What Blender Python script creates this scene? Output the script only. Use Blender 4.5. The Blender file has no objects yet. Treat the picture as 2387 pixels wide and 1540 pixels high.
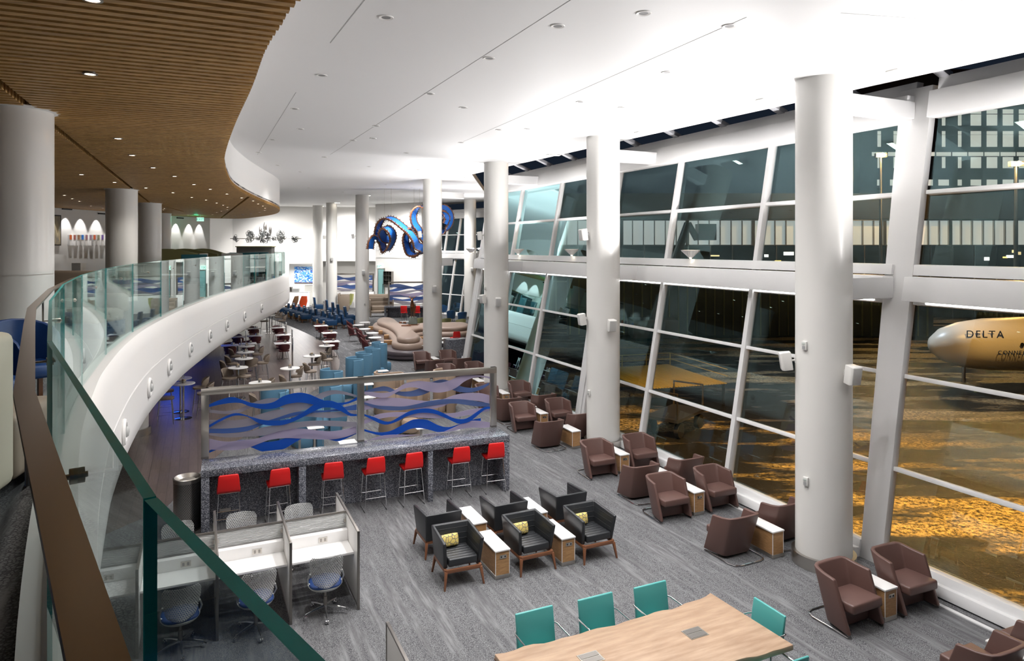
import bpy, bmesh, math, random
from mathutils import Vector, Matrix
random.seed(7)
PI = math.pi
R = math.radians
sc = bpy.context.scene
C = sc.collection

# ---------------------------------------------------------------- camera, world, exposure
FPX, HY, CX, H = 1591.0, 575.0, 1193.5, 5.2      # focal length and horizon in pixels of the 2387 frame, eye height
cam_d = bpy.data.cameras.new('camera')
cam = bpy.data.objects.new('camera', cam_d); C.objects.link(cam)
cam.location = (0, 0, H); cam.rotation_euler = (R(90), 0, 0)
cam_d.sensor_width = 36.0; cam_d.lens = FPX * 36.0 / 2387.0
cam_d.shift_y = -(770.0 - HY) / 2387.0
cam_d.clip_start = 0.03; cam_d.clip_end = 600
sc.camera = cam
world = bpy.data.worlds.new('night_sky'); sc.world = world; world.use_nodes = True
wb = world.node_tree.nodes['Background']
wb.inputs[0].default_value = (0.016, 0.024, 0.04, 1); wb.inputs[1].default_value = 0.35
sc.view_settings.view_transform = 'Standard'; sc.view_settings.look = 'None'
sc.view_settings.gamma = 1.0; sc.view_settings.use_curve_mapping = False
sc.view_settings.exposure = 0.65
sc.cycles.max_bounces = 8; sc.cycles.diffuse_bounces = 4; sc.cycles.glossy_bounces = 4
sc.cycles.transparent_max_bounces = 24; sc.cycles.transmission_bounces = 6
sc.cycles.sample_clamp_indirect = 6.0; sc.cycles.caustics_reflective = False; sc.cycles.caustics_refractive = False
sc.cycles.use_denoising = True; sc.cycles.use_adaptive_sampling = True; sc.cycles.adaptive_threshold = 0.015

# plan axes of the hall: B runs across (to the right), A runs away from the viewer
B = Vector((0.908, 0.418, 0)); A = Vector((-0.418, 0.908, 0)); ROT = math.atan2(0.418, 0.908)

def at(px, py, z=0.0):
    """point at height z seen at pixel (px, py)"""
    Y = (H - z) * FPX / (py - HY)
    return Vector(((px - CX) / FPX * Y, Y, z))
def dep(px, py, Y):
    return Vector(((px - CX) / FPX * Y, Y, H - (py - HY) * Y / FPX))

# ---------------------------------------------------------------- large lamps
def area(name, loc, rot, size, energy, col=(1, .95, .88), size_y=None, spread=180):
    l = bpy.data.lights.new(name, 'AREA'); l.energy = energy; l.color = col; l.size = size
    if size_y: l.shape = 'RECTANGLE'; l.size_y = size_y
    l.spread = R(spread)
    o = bpy.data.objects.new(name, l); C.objects.link(o); o.location = loc; o.rotation_euler = rot
    return o
def spot(name, loc, energy, angle=100, col=(1, .94, .86), rot=(0, 0, 0), blend=.6, r=.06):
    l = bpy.data.lights.new(name, 'SPOT'); l.energy = energy; l.color = col; l.spot_size = R(angle)
    l.spot_blend = blend; l.shadow_soft_size = r
    o = bpy.data.objects.new(name, l); C.objects.link(o); o.location = loc; o.rotation_euler = rot
    return o
def point(name, loc, energy, col, r=.2):
    l = bpy.data.lights.new(name, 'POINT'); l.energy = energy; l.color = col; l.shadow_soft_size = r
    o = bpy.data.objects.new(name, l); C.objects.link(o); o.location = loc
    return o
def zc(Y): return 7.75 + 0.018 * Y               # underside of the white ceiling
ZW = 6.95                                         # underside of the timber slats

def fac_x(Y): return 11.267 - .4647 * Y           # foot of the glass wall
def cp(px, py, dz=0.0):
    k = (HY - py) / FPX; Y = (7.75 - H) / (k - .018); return Vector(((px - CX) / FPX * Y, Y, zc(Y) + dz))
def wz(px, py, z=ZW):
    Y = (z - H) * FPX / (HY - py); return Vector(((px - CX) / FPX * Y, Y, z))
UPL = [(6.6, 1.0), (9.0, 1.0), (12.9, 1.0), (16.4, 1.0), (21.6, .9), (25.2, .9), (29.5, .8), (37, .8), (45, 1.2)]  # last entry is an added lamp that brightens the far windows
for Y, f in UPL:                                   # uplights standing on the mid beam of the glass wall
    X = (fac_x(Y) + .25) if Y < 30 else (-1.9 - (Y > 30) * .2)
    o = area('uplight_lamp', (X, Y, 5.12), (0, 0, 0), .30, 165 * f, (1, .975, .97), spread=160)
    o.rotation_euler = Vector((-.55, -.2, 1)).to_track_quat('-Z', 'Y').to_euler()
DOWN = [(1140, 135), (750, 175), (1002, 218), (1353, 237), (1554, 168), (687, 253), (877, 293), (1163, 302), (823, 327), (1075, 332), (757, 366), (947, 356), (1300, 60), (1700, 60), (900, 40), (1500, 30), (700, 400), (860, 388), (975, 395), (720, 437), (800, 447), (900, 430), (960, 436)]
for q in DOWN:                                     # recessed downlights of the white ceiling
    p = cp(*q, -.04); spot('downlight_lamp', p, 290 if p.y < 30 else 850, 135, (1, .975, .965), blend=1, r=.12)
MEZ = [(215, 0), (210, 173), (275, 323), (357, 391), (452, 430), (529, 452), (190, 407), (340, 438), (447, 460), (150, 455), (250, 479), (580, 482), (520, 485), (60, 330)]
for q in MEZ:                                      # downlights between the timber slats
    p = wz(*q, ZW - .03); spot('slat_downlight_lamp', p, 75 if p.y < 30 else 150, 120, (1, .94, .86), blend=1, r=.06)
for y in (28.9, 30.2, 31.2, 32.1, 33.1, 34.2, 37.6, 38.8, 39.9, 40.8):       # wall washers of the upper back wall
    x = -21.4 + (y - 24) * .133 if y < 30 else -20.6 + (y - 30) * .14 if y < 35 else -19.9 + (y - 35) * .2
    spot('wall_washer_lamp', (x + .34, y, ZW - .05), 75, 56, (1, .97, .95), rot=(0, R(15), 0), blend=.5, r=.02)
for p, e in (((-20.5, 57, 8.3), 1500), ((-15, 60, 8.3), 1500), ((-9, 52, 8.2), 1300), ((-5.2, 46.5, 8.1), 1300), ((-12, 50, 8.2), 1300)):  # added fill spots without fixtures, brightening the far hall and its windows
    spot('hall_fill_lamp', p, e, 120, (1, .97, .94), rot=(R(35), 0, 0), blend=.8, r=.2)
area('blue_glow_lamp', (-14.8, 30.0, 2.05), (0, 0, 0), 1.2, 30, (.02, .12, 1))
for p in ((-12, 21, 2.05), (-15, 28, 2.05), (-12.5, 15, 2.05), (-16, 36, 2.05)):
    spot('soffit_lamp', p, 60, 140, (1, .85, .75), blend=1, r=.1)

# ---------------------------------------------------------------- materials
def mat(name, col, rough=.5, metal=0.0, spec=.5, emit=None, es=0.0, coat=0.0, sheen=0.0):
    m = bpy.data.materials.new(name); m.use_nodes = True
    p = m.node_tree.nodes['Principled BSDF']
    p.inputs['Base Color'].default_value = (*col, 1); p.inputs['Roughness'].default_value = rough
    p.inputs['Metallic'].default_value = metal; p.inputs['Specular IOR Level'].default_value = spec
    p.inputs['Coat Weight'].default_value = coat; p.inputs['Sheen Weight'].default_value = sheen
    if emit: p.inputs['Emission Color'].default_value = (*emit, 1); p.inputs['Emission Strength'].default_value = es
    m.diffuse_color = (*col, 1)
    return m
class NT:
    def __init__(s, m): s.t = m.node_tree; s.p = s.t.nodes['Principled BSDF']
    def n(s, typ, **kw):
        x = s.t.nodes.new(typ)
        for k, v in kw.items():
            if k.startswith('i_'):
                key = k[2:]; key = int(key) if key.isdigit() else key.replace('_', ' ')
                x.inputs[key].default_value = v
            else: setattr(x, k, v)
        return x
    def l(s, a, b): s.t.links.new(a, b)
    def coord(s, kind='Object', scale=(1, 1, 1), rz=0.0):
        tc = s.n('ShaderNodeTexCoord'); mp = s.n('ShaderNodeMapping')
        mp.inputs['Scale'].default_value = scale; mp.inputs['Rotation'].default_value = (0, 0, rz)
        s.l(tc.outputs[kind], mp.inputs[0]); return mp.outputs[0]
    def geo(s, scale=(1, 1, 1), rz=0.0):
        g = s.n('ShaderNodeNewGeometry'); mp = s.n('ShaderNodeMapping')
        mp.inputs['Rotation'].default_value = (0, 0, rz)
        m2 = s.n('ShaderNodeMapping'); m2.inputs['Scale'].default_value = scale
        s.l(g.outputs['Position'], mp.inputs[0]); s.l(mp.outputs[0], m2.inputs[0]); return m2.outputs[0]
    def ramp(s, src, stops):
        r = s.n('ShaderNodeValToRGB'); e = r.color_ramp.elements
        while len(e) < len(stops): e.new(.5)
        for q, (pos, c) in zip(e, stops): q.position = pos; q.color = (*c, 1) if len(c) == 3 else c
        s.l(src, r.inputs[0]); return r.outputs[0]
    def noise(s, vec, scale, detail=2, rough=.5):
        x = s.n('ShaderNodeTexNoise'); x.inputs['Scale'].default_value = scale
        x.inputs['Detail'].default_value = detail; x.inputs['Roughness'].default_value = rough
        s.l(vec, x.inputs['Vector']); return x.outputs['Fac']
    def mix(s, fac, a, b, typ='MIX'):
        x = s.n('ShaderNodeMix'); x.data_type = 'RGBA'; x.blend_type = typ
        for sock, v in ((x.inputs[0], fac), (x.inputs[6], a), (x.inputs[7], b)):
            if isinstance(v, (int, float)): sock.default_value = v
            elif isinstance(v, tuple): sock.default_value = (*v, 1)
            else: s.l(v, sock)
        return x.outputs[2]
    def base(s, c): s.l(c, s.p.inputs['Base Color'])
    def bump(s, h, d=.02, st=.5):
        b = s.n('ShaderNodeBump'); b.inputs['Strength'].default_value = st; b.inputs['Distance'].default_value = d
        s.l(h, b.inputs['Height']); s.l(b.outputs[0], s.p.inputs['Normal'])

def glassy(name, tint, base=.06, refl=(1, 1, 1), rough=0.0, mul=1.0):
    m = bpy.data.materials.new(name); m.use_nodes = True; t = m.node_tree
    for n in list(t.nodes):
        if n.type != 'OUTPUT_MATERIAL': t.nodes.remove(n)
    out = [n for n in t.nodes if n.type == 'OUTPUT_MATERIAL'][0]
    tr = t.nodes.new('ShaderNodeBsdfTransparent'); tr.inputs[0].default_value = (*tint, 1)
    gl = t.nodes.new('ShaderNodeBsdfGlossy'); gl.inputs['Roughness'].default_value = rough
    gl.inputs[0].default_value = (*refl, 1)
    fr = t.nodes.new('ShaderNodeLayerWeight'); fr.inputs[0].default_value = .12
    ma = t.nodes.new('ShaderNodeMath'); ma.operation = 'MULTIPLY_ADD'
    ma.inputs[1].default_value = mul; ma.inputs[2].default_value = base; ma.use_clamp = True
    mx = t.nodes.new('ShaderNodeMixShader')
    t.links.new(fr.outputs['Fresnel'], ma.inputs[0]); t.links.new(ma.outputs[0], mx.inputs[0])
    t.links.new(tr.outputs[0], mx.inputs[1]); t.links.new(gl.outputs[0], mx.inputs[2])
    t.links.new(mx.outputs[0], out.inputs[0])
    return m

M = {}
M['white'] = mat('white_paint', (.80, .79, .77), .5)
M['ceil'] = mat('ceiling_paint', (.80, .80, .80), .55)
M['column'] = mat('column_paint', (.76, .75, .72), .32)
M['frame'] = mat('window_frame_white', (.80, .80, .80), .35)
M['steel'] = mat('brushed_steel', (.56, .53, .49), .28, 1.0)
M['steel_dark'] = mat('dark_steel', (.30, .28, .26), .35, 1.0)
M['chrome'] = mat('chrome', (.75, .75, .76), .12, 1.0)
M['rail'] = mat('handrail_steel', (.42, .36, .31), .28, 1.0)
M['black'] = mat('black_plastic', (.015, .015, .017), .5)
M['top'] = mat('white_laminate', (.86, .85, .84), .3)
M['leather_brown'] = mat('brown_leather', (.115, .062, .052), .42)
M['leather_black'] = mat('black_leather', (.022, .024, .027), .36)
M['red'] = mat('red_vinyl', (.72, .012, .012), .38)
M['teal'] = mat('teal_vinyl', (.09, .39, .37), .3)
M['maroon'] = mat('maroon_leather', (.085, .016, .018), .42)
M['tan'] = mat('tan_leather', (.25, .20, .155), .42)
M['taupe'] = mat('taupe_leather', (.30, .22, .175), .45)
M['plum'] = mat('plum_grey_leather', (.085, .07, .078), .3)
M['navy'] = mat('navy_leather', (.010, .052, .135), .36)
M['blue_seat'] = mat('blue_fabric', (.006, .035, .15), .6)
M['sky'] = mat('sky_blue_felt', (.085, .21, .32), .7)
M['sky_dark'] = mat('dark_teal_felt', (.03, .085, .12), .7)
M['beige'] = mat('beige_felt', (.34, .25, .18), .7)
M['sage'] = mat('sage_green_leather', (.24, .24, .10), .5)
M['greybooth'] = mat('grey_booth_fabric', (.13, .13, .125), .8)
M['grey_plastic'] = mat('light_grey_plastic', (.46, .47, .46), .4)
M['screen_paint'] = mat('speaker_white', (.74, .73, .70), .4)
M['wood_dark'] = mat('walnut_leg', (.19, .075, .035), .4)
M['lamp'] = mat('lamp_glow', (1, .93, .82), .5, emit=(1, .9, .75), es=14)
M['lamp_small'] = mat('downlight_glow', (1, .93, .82), .5, emit=(1, .86, .66), es=9)
M['bronze'] = mat('bronze', (.16, .07, .03), .35, .8)
M['glass_win'] = glassy('window_glass', (.70, .76, .77), .085, (.50, .80, .84), mul=1.0)
M['glass_rail'] = glassy('rail_glass', (.925, .975, .97), .04, (.9, 1, .99), mul=.5)
M['glass_clear'] = glassy('clear_glass', (.93, .97, .96), .03)
M['glass_edge'] = mat('glass_edge_green', (.02, .42, .41), .3, spec=.3)
M['rubber'] = mat('black_rubber', (.02, .02, .02), .7)
M['blue_edge'] = mat('blue_lit_acrylic', (.0, .08, .6), .4, emit=(0, .12, 1), es=.6)

def wood(name, c1, c2, scale=(1, 1, 1), rough=.4, ns=6, kind='Object'):
    m = mat(name, c1, rough); k = NT(m)
    v = k.coord(kind, scale)
    f = k.noise(v, ns, 5, .6); k.base(k.ramp(f, [(.3, c1), (.7, c2)])); return m
M['oak'] = wood('oak_veneer', (.30, .155, .062), (.47, .27, .12), (4, 4, 28), .45, 2.2)
M['slat'] = wood('cedar_slat', (.33, .18, .05), (.66, .39, .135), (.6, 14, 14), .5, 1.6)
M['slab'] = wood('live_edge_wood', (.32, .20, .125), (.50, .355, .245), (.7, 5, 5), .3, 2.4)
k = NT(M['slab'])

def m_carpet():
    m = mat('grey_plank_carpet', (.2, .2, .21), .95, spec=.1); k = NT(m)
    v = k.geo((1, 1, 1), -ROT)
    st = k.n('ShaderNodeMapping'); st.inputs['Scale'].default_value = (2.6, .35, 1); k.l(v, st.inputs[0])
    st2 = k.n('ShaderNodeMapping'); st2.inputs['Scale'].default_value = (9, .8, 1); k.l(v, st2.inputs[0])
    broad = k.noise(st.outputs[0], 1.3, 4, .65)
    fine = k.noise(st2.outputs[0], 1.4, 5, .7)
    vo = k.n('ShaderNodeTexVoronoi'); vo.feature = 'DISTANCE_TO_EDGE'; vo.inputs['Scale'].default_value = 46
    k.l(v, vo.inputs['Vector'])
    speck = k.ramp(vo.outputs['Distance'], [(.02, (0, 0, 0)), (.22, (1, 1, 1))])
    tone = k.ramp(fine, [(.36, (.10, .10, .106)), (.50, (.155, .155, .16)), (.62, (.215, .22, .225))])
    pat = k.mix(speck, (.035, .035, .04), (.235, .24, .245))
    mask = k.ramp(broad, [(.43, (0, 0, 0)), (.50, (1, 1, 1))])
    cc = k.mix(mask, tone, pat)
    cc = k.mix(.35, cc, tone)
    k.base(cc); nb = k.noise(v, 220, 2, .7); k.bump(nb, .004, .5)
    return m
M['carpet'] = m_carpet()
def m_tile():
    m = mat('brown_plank_tile', (.12, .095, .085), .35); k = NT(m)
    v = k.geo((1, 1, 1), -ROT)
    sw = k.n('ShaderNodeMapping'); sw.inputs['Rotation'].default_value = (0, 0, R(90)); k.l(v, sw.inputs[0])
    br = k.n('ShaderNodeTexBrick'); br.inputs['Scale'].default_value = 1.0
    br.inputs['Brick Width'].default_value = 1.2; br.inputs['Row Height'].default_value = .2
    br.inputs['Mortar Size'].default_value = .008; br.inputs['Color1'].default_value = (.165, .125, .11, 1)
    br.inputs['Color2'].default_value = (.115, .09, .082, 1); br.inputs['Mortar'].default_value = (.05, .04, .04, 1)
    k.l(sw.outputs[0], br.inputs['Vector'])
    st = k.n('ShaderNodeMapping'); st.inputs['Scale'].default_value = (1, 14, 1); k.l(sw.outputs[0], st.inputs[0])
    f = k.noise(st.outputs[0], 2.5, 4, .6)
    k.base(k.mix(.35, br.outputs[0], k.ramp(f, [(.35, (.09, .07, .065)), (.7, (.22, .175, .155))])))
    k.p.inputs['Roughness'].default_value = .3
    return m
M['tile'] = m_tile()
def m_stone():
    m = mat('speckled_grey_quartz', (.1, .11, .15), .16); k = NT(m)
    v = k.geo((1, 1, 1))
    vo = k.n('ShaderNodeTexVoronoi'); vo.inputs['Scale'].default_value = 95; k.l(v, vo.inputs['Vector'])
    k.base(k.ramp(vo.outputs['Color'], [(.0, (.035, .038, .048)), (.45, (.080, .086, .105)), (.62, (.15, .16, .19)), (.80, (.40, .41, .45))]))
    return m
M['stone'] = m_stone()
def m_stripes(name, c1, c2, scale, rz=0.0, kind='Object'): 
    m = mat(name, c1, .6); k = NT(m)
    v = k.coord(kind, (1, 1, 1), rz); w = k.n('ShaderNodeTexWave'); w.inputs['Scale'].default_value = scale
    k.l(v, w.inputs['Vector']); k.base(k.ramp(w.outputs['Fac'], [(.45, c1), (.55, c2)])); return m
def m_holes(name, col, pitch, rad, rough=.4, metal=0.0, hollow=True, cyl=None):
    """perforated sheet: hexagonal grid of round holes in the object's x/z (or wrapped) plane"""
    m = mat(name, col, rough, metal); k = NT(m); t = k.t
    tc = k.n('ShaderNodeTexCoord'); sx = k.n('ShaderNodeSeparateXYZ'); k.l(tc.outputs['Object'], sx.inputs[0])
    def mth(op, a, b=None):
        x = k.n('ShaderNodeMath'); x.operation = op
        for i, q in enumerate((a, b)):
            if q is None: continue
            if isinstance(q, (int, float)): x.inputs[i].default_value = q
            else: k.l(q, x.inputs[i])
        return x.outputs[0]
    U = sx.outputs['X']; V = sx.outputs['Z']
    if cyl: U = mth('MULTIPLY', mth('ARCTAN2', sx.outputs['Y'], sx.outputs['X']), cyl)
    u = mth('DIVIDE', U, pitch); v = mth('DIVIDE', V, pitch * .866)
    row = mth('FLOOR', v); off = mth('MULTIPLY', mth('MODULO', mth('ABSOLUTE', row), 2), .5)
    fu = mth('SUBTRACT', mth('FRACT', mth('ADD', u, off)), .5); fv = mth('SUBTRACT', mth('FRACT', v), .5)
    d = mth('SQRT', mth('ADD', mth('MULTIPLY', fu, fu), mth('MULTIPLY', mth('MULTIPLY', fv, .866), mth('MULTIPLY', fv, .866))))
    hole = mth('LESS_THAN', d, rad)
    if hollow:
        tr = k.n('ShaderNodeBsdfTransparent'); mx = k.n('ShaderNodeMixShader')
        out = [n for n in t.nodes if n.type == 'OUTPUT_MATERIAL'][0]
        k.l(hole, mx.inputs[0]); k.l(k.p.outputs[0], mx.inputs[1]); k.l(tr.outputs[0], mx.inputs[2]); k.l(mx.outputs[0], out.inputs[0])
    else:
        k.base(k.mix(hole, col, (.01, .01, .01)))
    return m
M['perf_plastic'] = m_holes('perforated_plastic', (.50, .51, .50), .027, .33)
M['perf_steel'] = m_holes('perforated_steel', (.5, .48, .45), .028, .28, .3, 1.0, False, .24)
M['perf_drum'] = m_holes('woven_metal', (.40, .38, .32), .07, .30, .35, .9, False, .8)

# ---------------------------------------------------------------- mesh helpers
class MB:
    def __init__(s): s.v = []; s.f = []; s.T = None
    def add(s, vs, fs):
        o = len(s.v)
        for p in vs:
            p = Vector(p)
            if s.T is not None: p = s.T @ p
            s.v.append(p)
        s.f += [tuple(i + o for i in f) for f in fs]
        return s
    def box(s, c, d, rz=0.0, rx=0.0, ry=0.0):
        x, y, z = (q / 2 for q in d)
        m = Matrix.Translation(Vector(c)) @ Matrix.Rotation(rz, 4, 'Z') @ Matrix.Rotation(ry, 4, 'Y') @ Matrix.Rotation(rx, 4, 'X')
        vs = [m @ Vector((a * x, b * y, e * z)) for e in (-1, 1) for b in (-1, 1) for a in (-1, 1)]
        return s.add(vs, [(0, 2, 3, 1), (4, 5, 7, 6), (0, 1, 5, 4), (2, 6, 7, 3), (0, 4, 6, 2), (1, 3, 7, 5)])
    def bar(s, p, q, w, h, up=(0, 0, 1)):
        p, q = Vector(p), Vector(q); d = (q - p).normalized(); u = Vector(up)
        sd = d.cross(u).normalized(); u = sd.cross(d).normalized()
        vs = [e + sd * a * w / 2 + u * b * h / 2 for e in (p, q) for b in (-1, 1) for a in (-1, 1)]
        return s.add(vs, [(0, 1, 3, 2), (4, 6, 7, 5), (0, 4, 5, 1), (2, 3, 7, 6), (0, 2, 6, 4), (1, 5, 7, 3)])
    def lathe(s, prof, n=24, c=(0, 0, 0), cap=True):
        vs = []
        for r, z in prof:
            for i in range(n):
                a = 2 * PI * i / n; vs.append((c[0] + r * math.cos(a), c[1] + r * math.sin(a), c[2] + z))
        fs = []
        for j in range(len(prof) - 1):
            for i in range(n):
                k = (i + 1) % n; fs.append((j * n + i, j * n + k, (j + 1) * n + k, (j + 1) * n + i))
        if cap:
            fs.append(tuple(reversed(range(n)))); fs.append(tuple((len(prof) - 1) * n + i for i in range(n)))
        return s.add(vs, fs)
    def tube(s, pts, r, n=6, closed=False, cap=True):
        P = [Vector(p) for p in pts]; N = len(P); rs = r if isinstance(r, (list, tuple)) else [r] * N
        def tan(i):
            if closed: return (P[(i + 1) % N] - P[i - 1]).normalized()
            return (P[min(i + 1, N - 1)] - P[max(i - 1, 0)]).normalized()
        t = tan(0); ref = Vector((0, 0, 1)) if abs(t.z) < .9 else Vector((1, 0, 0))
        nrm = t.cross(ref).normalized(); vs = []
        for i in range(N):
            t = tan(i); nrm = (nrm - t * nrm.dot(t)).normalized(); b = t.cross(nrm)
            for k in range(n):
                a = 2 * PI * k / n; vs.append(P[i] + (nrm * math.cos(a) + b * math.sin(a)) * rs[i])
        fs = []
        for i in range(N if closed else N - 1):
            j = (i + 1) % N
            for k in range(n):
                l = (k + 1) % n; fs.append((i * n + k, i * n + l, j * n + l, j * n + k))
        if cap and not closed:
            fs.append(tuple(reversed(range(n)))); fs.append(tuple((N - 1) * n + k for k in range(n)))
        return s.add(vs, fs)
    def prism(s, poly, z0, z1):
        n = len(poly); a = sum(poly[i][0] * poly[(i + 1) % n][1] - poly[(i + 1) % n][0] * poly[i][1] for i in range(n))
        if a < 0: poly = list(reversed(poly))
        f0 = (lambda p: z0(p)) if callable(z0) else (lambda p: z0); f1 = (lambda p: z1(p)) if callable(z1) else (lambda p: z1)
        vs = [(p[0], p[1], f0(p)) for p in poly] + [(p[0], p[1], f1(p)) for p in poly]
        fs = [tuple(reversed(range(n))), tuple(range(n, 2 * n))] + [(i, (i + 1) % n, n + (i + 1) % n, n + i) for i in range(n)]
        return s.add(vs, fs)
    def loft(s, rings, cap=True, closed=True, loop=False):
        n = len(rings[0]); vs = [p for r in rings for p in r]; fs = []
        for j in range(len(rings) if loop else len(rings) - 1):
            jj = (j + 1) % len(rings)
            for i in range(n if closed else n - 1):
                k = (i + 1) % n; fs.append((j * n + i, j * n + k, jj * n + k, jj * n + i))
        if cap and not loop:
            fs.append(tuple(reversed(range(n)))); fs.append(tuple((len(rings) - 1) * n + i for i in range(n)))
        return s.add(vs, fs)
    def build(s, name, m, parent=None, bevel=0.0, seg=2, ang=38, loc=None, rz=0.0):
        me = bpy.data.meshes.new(name); me.from_pydata([tuple(p) for p in s.v], [], s.f)
        bm = bmesh.new(); bm.from_mesh(me); bmesh.ops.recalc_face_normals(bm, faces=bm.faces)
        if bevel > 0:
            bm.normal_update()
            es = [e for e in bm.edges if len(e.link_faces) == 2 and e.calc_face_angle(0) > R(25)]
            bmesh.ops.bevel(bm, geom=es, offset=bevel, offset_type='OFFSET', segments=seg, profile=.5, affect='EDGES', clamp_overlap=True)
        bm.to_mesh(me); bm.free()
        for p in me.polygons: p.use_smooth = True
        me.set_sharp_from_angle(angle=R(ang))
        if m is not None: me.materials.append(M[m] if isinstance(m, str) else m)
        o = bpy.data.objects.new(name, me); C.objects.link(o)
        if parent is not None: o.parent = parent
        if loc is not None: o.location = loc
        o.rotation_euler.z = rz
        return o
def tag(o, label=None, cat=None, group=None, kind=None):
    if label: o['label'] = label
    if cat: o['category'] = cat
    if group: o['group'] = group
    if kind: o['kind'] = kind
    return o
def thing(name, label, cat, loc=(0, 0, 0), rz=0.0, group=None):
    o = bpy.data.objects.new(name, None); C.objects.link(o); o.location = loc; o.rotation_euler.z = rz
    o.empty_display_size = .1
    return tag(o, label, cat, group)
def dup(src, loc, rz=0.0, label=None, group=None):
    def cp(o, par):
        c = o.copy(); C.objects.link(c); c.parent = par
        for ch in kids[o.name]: cp(ch, c)
        return c
    kids = {}
    def walk(o):
        kids[o.name] = list(o.children)
        for ch in o.children: walk(ch)
    walk(src)
    r = cp(src, None); r.location = loc; r.rotation_euler.z = rz
    if label: r['label'] = label
    if group: r['group'] = group
    return r
class Proto:
    """first call moves the built thing itself, later calls copy it"""
    def __init__(s, root): s.r = root; s.used = False
    def __call__(s, loc, rz, label, group=None):
        if not s.used:
            s.used = True; s.r.location = loc; s.r.rotation_euler.z = rz; s.r['label'] = label
            if group: s.r['group'] = group
            return s.r
        return dup(s.r, loc, rz, label, group)
def struct(name, mb, m, bevel=0.0, **kw):
    o = mb.build(name, m, bevel=bevel, **kw); o['kind'] = 'structure'; return o
def spline(pts, per=8):
    P = [Vector(p) for p in pts]; out = []
    for i in range(len(P) - 1):
        p0 = P[max(i - 1, 0)]; p1 = P[i]; p2 = P[i + 1]; p3 = P[min(i + 2, len(P) - 1)]
        for k in range(per):
            t = k / per
            out.append(.5 * ((2 * p1) + (p2 - p0) * t + (2 * p0 - 5 * p1 + 4 * p2 - p3) * t * t + (3 * p1 - p0 - 3 * p2 + p3) * t ** 3))
    out.append(P[-1]); return out
def interp(tab, x):
    if x <= tab[0][0]: return tab[0][1]
    for (a, b), (c, d) in zip(tab, tab[1:]):
        if x <= c: return b + (d - b) * (x - a) / (c - a)
    return tab[-1][1]
def ci(pts, xs):
    """smooth curve through (x, y) control points sampled at xs"""
    out = []
    for x in xs:
        i = max(0, min(len(pts) - 2, sum(1 for p in pts if p[0] <= x) - 1))
        p0 = pts[max(i - 1, 0)]; p1 = pts[i]; p2 = pts[i + 1]; p3 = pts[min(i + 2, len(pts) - 1)]
        h = p2[0] - p1[0]; t = (x - p1[0]) / h
        m1 = (p2[1] - p0[1]) / max(p2[0] - p0[0], 1e-6) * h; m2 = (p3[1] - p1[1]) / max(p3[0] - p1[0], 1e-6) * h
        t2, t3 = t * t, t ** 3
        out.append((2 * t3 - 3 * t2 + 1) * p1[1] + (t3 - 2 * t2 + t) * m1 + (-2 * t3 + 3 * t2) * p2[1] + (t3 - t2) * m2)
    return out

def text_mesh(name, body, size, parent, loc, m, spacing=1.0, ext=.003, center=True):
    tx = bpy.data.curves.new(name, 'FONT'); tx.body = body; tx.size = size; tx.extrude = ext; tx.space_character = spacing
    if center: tx.align_x = 'CENTER'; tx.align_y = 'CENTER'
    t = bpy.data.objects.new(name, tx); C.objects.link(t); bpy.context.view_layer.update()
    me = bpy.data.meshes.new_from_object(t); bpy.data.objects.remove(t)
    o = bpy.data.objects.new(name, me); C.objects.link(o); o.parent = parent; o.location = loc; o.rotation_euler = (R(90), 0, 0); me.materials.clear(); me.materials.append(m); return o
# ================================================================ STRUCTURE
# floor
struct('floor', MB().prism([(fac_x(-8) + .12, -8), (fac_x(28.6) + .12, 28.6), (-2.35, 50), (-7.0, 54.9), (-11.5, 58.4), (-11.2, 67), (-27, 67), (-27, -8)], -.3, 0), 'carpet')
tile_edge = [at(*p) for p in ((385, 1185), (493, 1074), (565, 1020), (620, 985), (700, 930), (757, 895), (785, 868), (792, 845),
                              (785, 825), (765, 806), (735, 787), (700, 770), (660, 754), (630, 743))]
tp = [(p.x, p.y) for p in spline(tile_edge, 4)] + [(-26, 62), (-26, 8), (-9, 8)]
struct('floor', MB().prism(tp, -.02, .006), 'tile')

# columns
COLS = [(5.14, 11.26), (2.39, 17.9), (-.563, 24.25), (-3.68, 31.6), (-9.7, 44.2), (-14.56, 55.1), (-17.1, 60.1), (-3.03, 49.4), (-9.9, 59.0)]
RC = .434
def column(x, y, z0, z1, collar=True, shoe=True):
    o = struct('column', MB().lathe([(RC, z0), (RC, z1)], 48, (x, y, 0)), 'column', ang=50)
    if shoe:
        MB().lathe([(RC + .002, z0), (RC + .06, z0), (RC + .06, z0 + .20), (RC + .002, z0 + .20)], 48, (x, y, 0), cap=False).build('column_base', 'steel', o, ang=30)
    if collar:
        MB().lathe([(RC + .002, z1 - .03), (RC + .07, z1 - .012), (RC + .07, z1 - .002)], 48, (x, y, 0), cap=False).build('column_collar', 'white', o)
    return o
for x, y in COLS: column(x, y, 0, zc(y) + .05)
# columns standing on the mezzanine
ZM = 3.55
MC = [(-6.42, 8.8), (-11.95, 20.9), (-14.6, 27.5), (-18.35, 35.8)]
for x, y in MC: column(x, y, ZM, ZW + .02, shoe=False)
column(-10.55, 18.9, 0, 2.2, collar=False)

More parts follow.
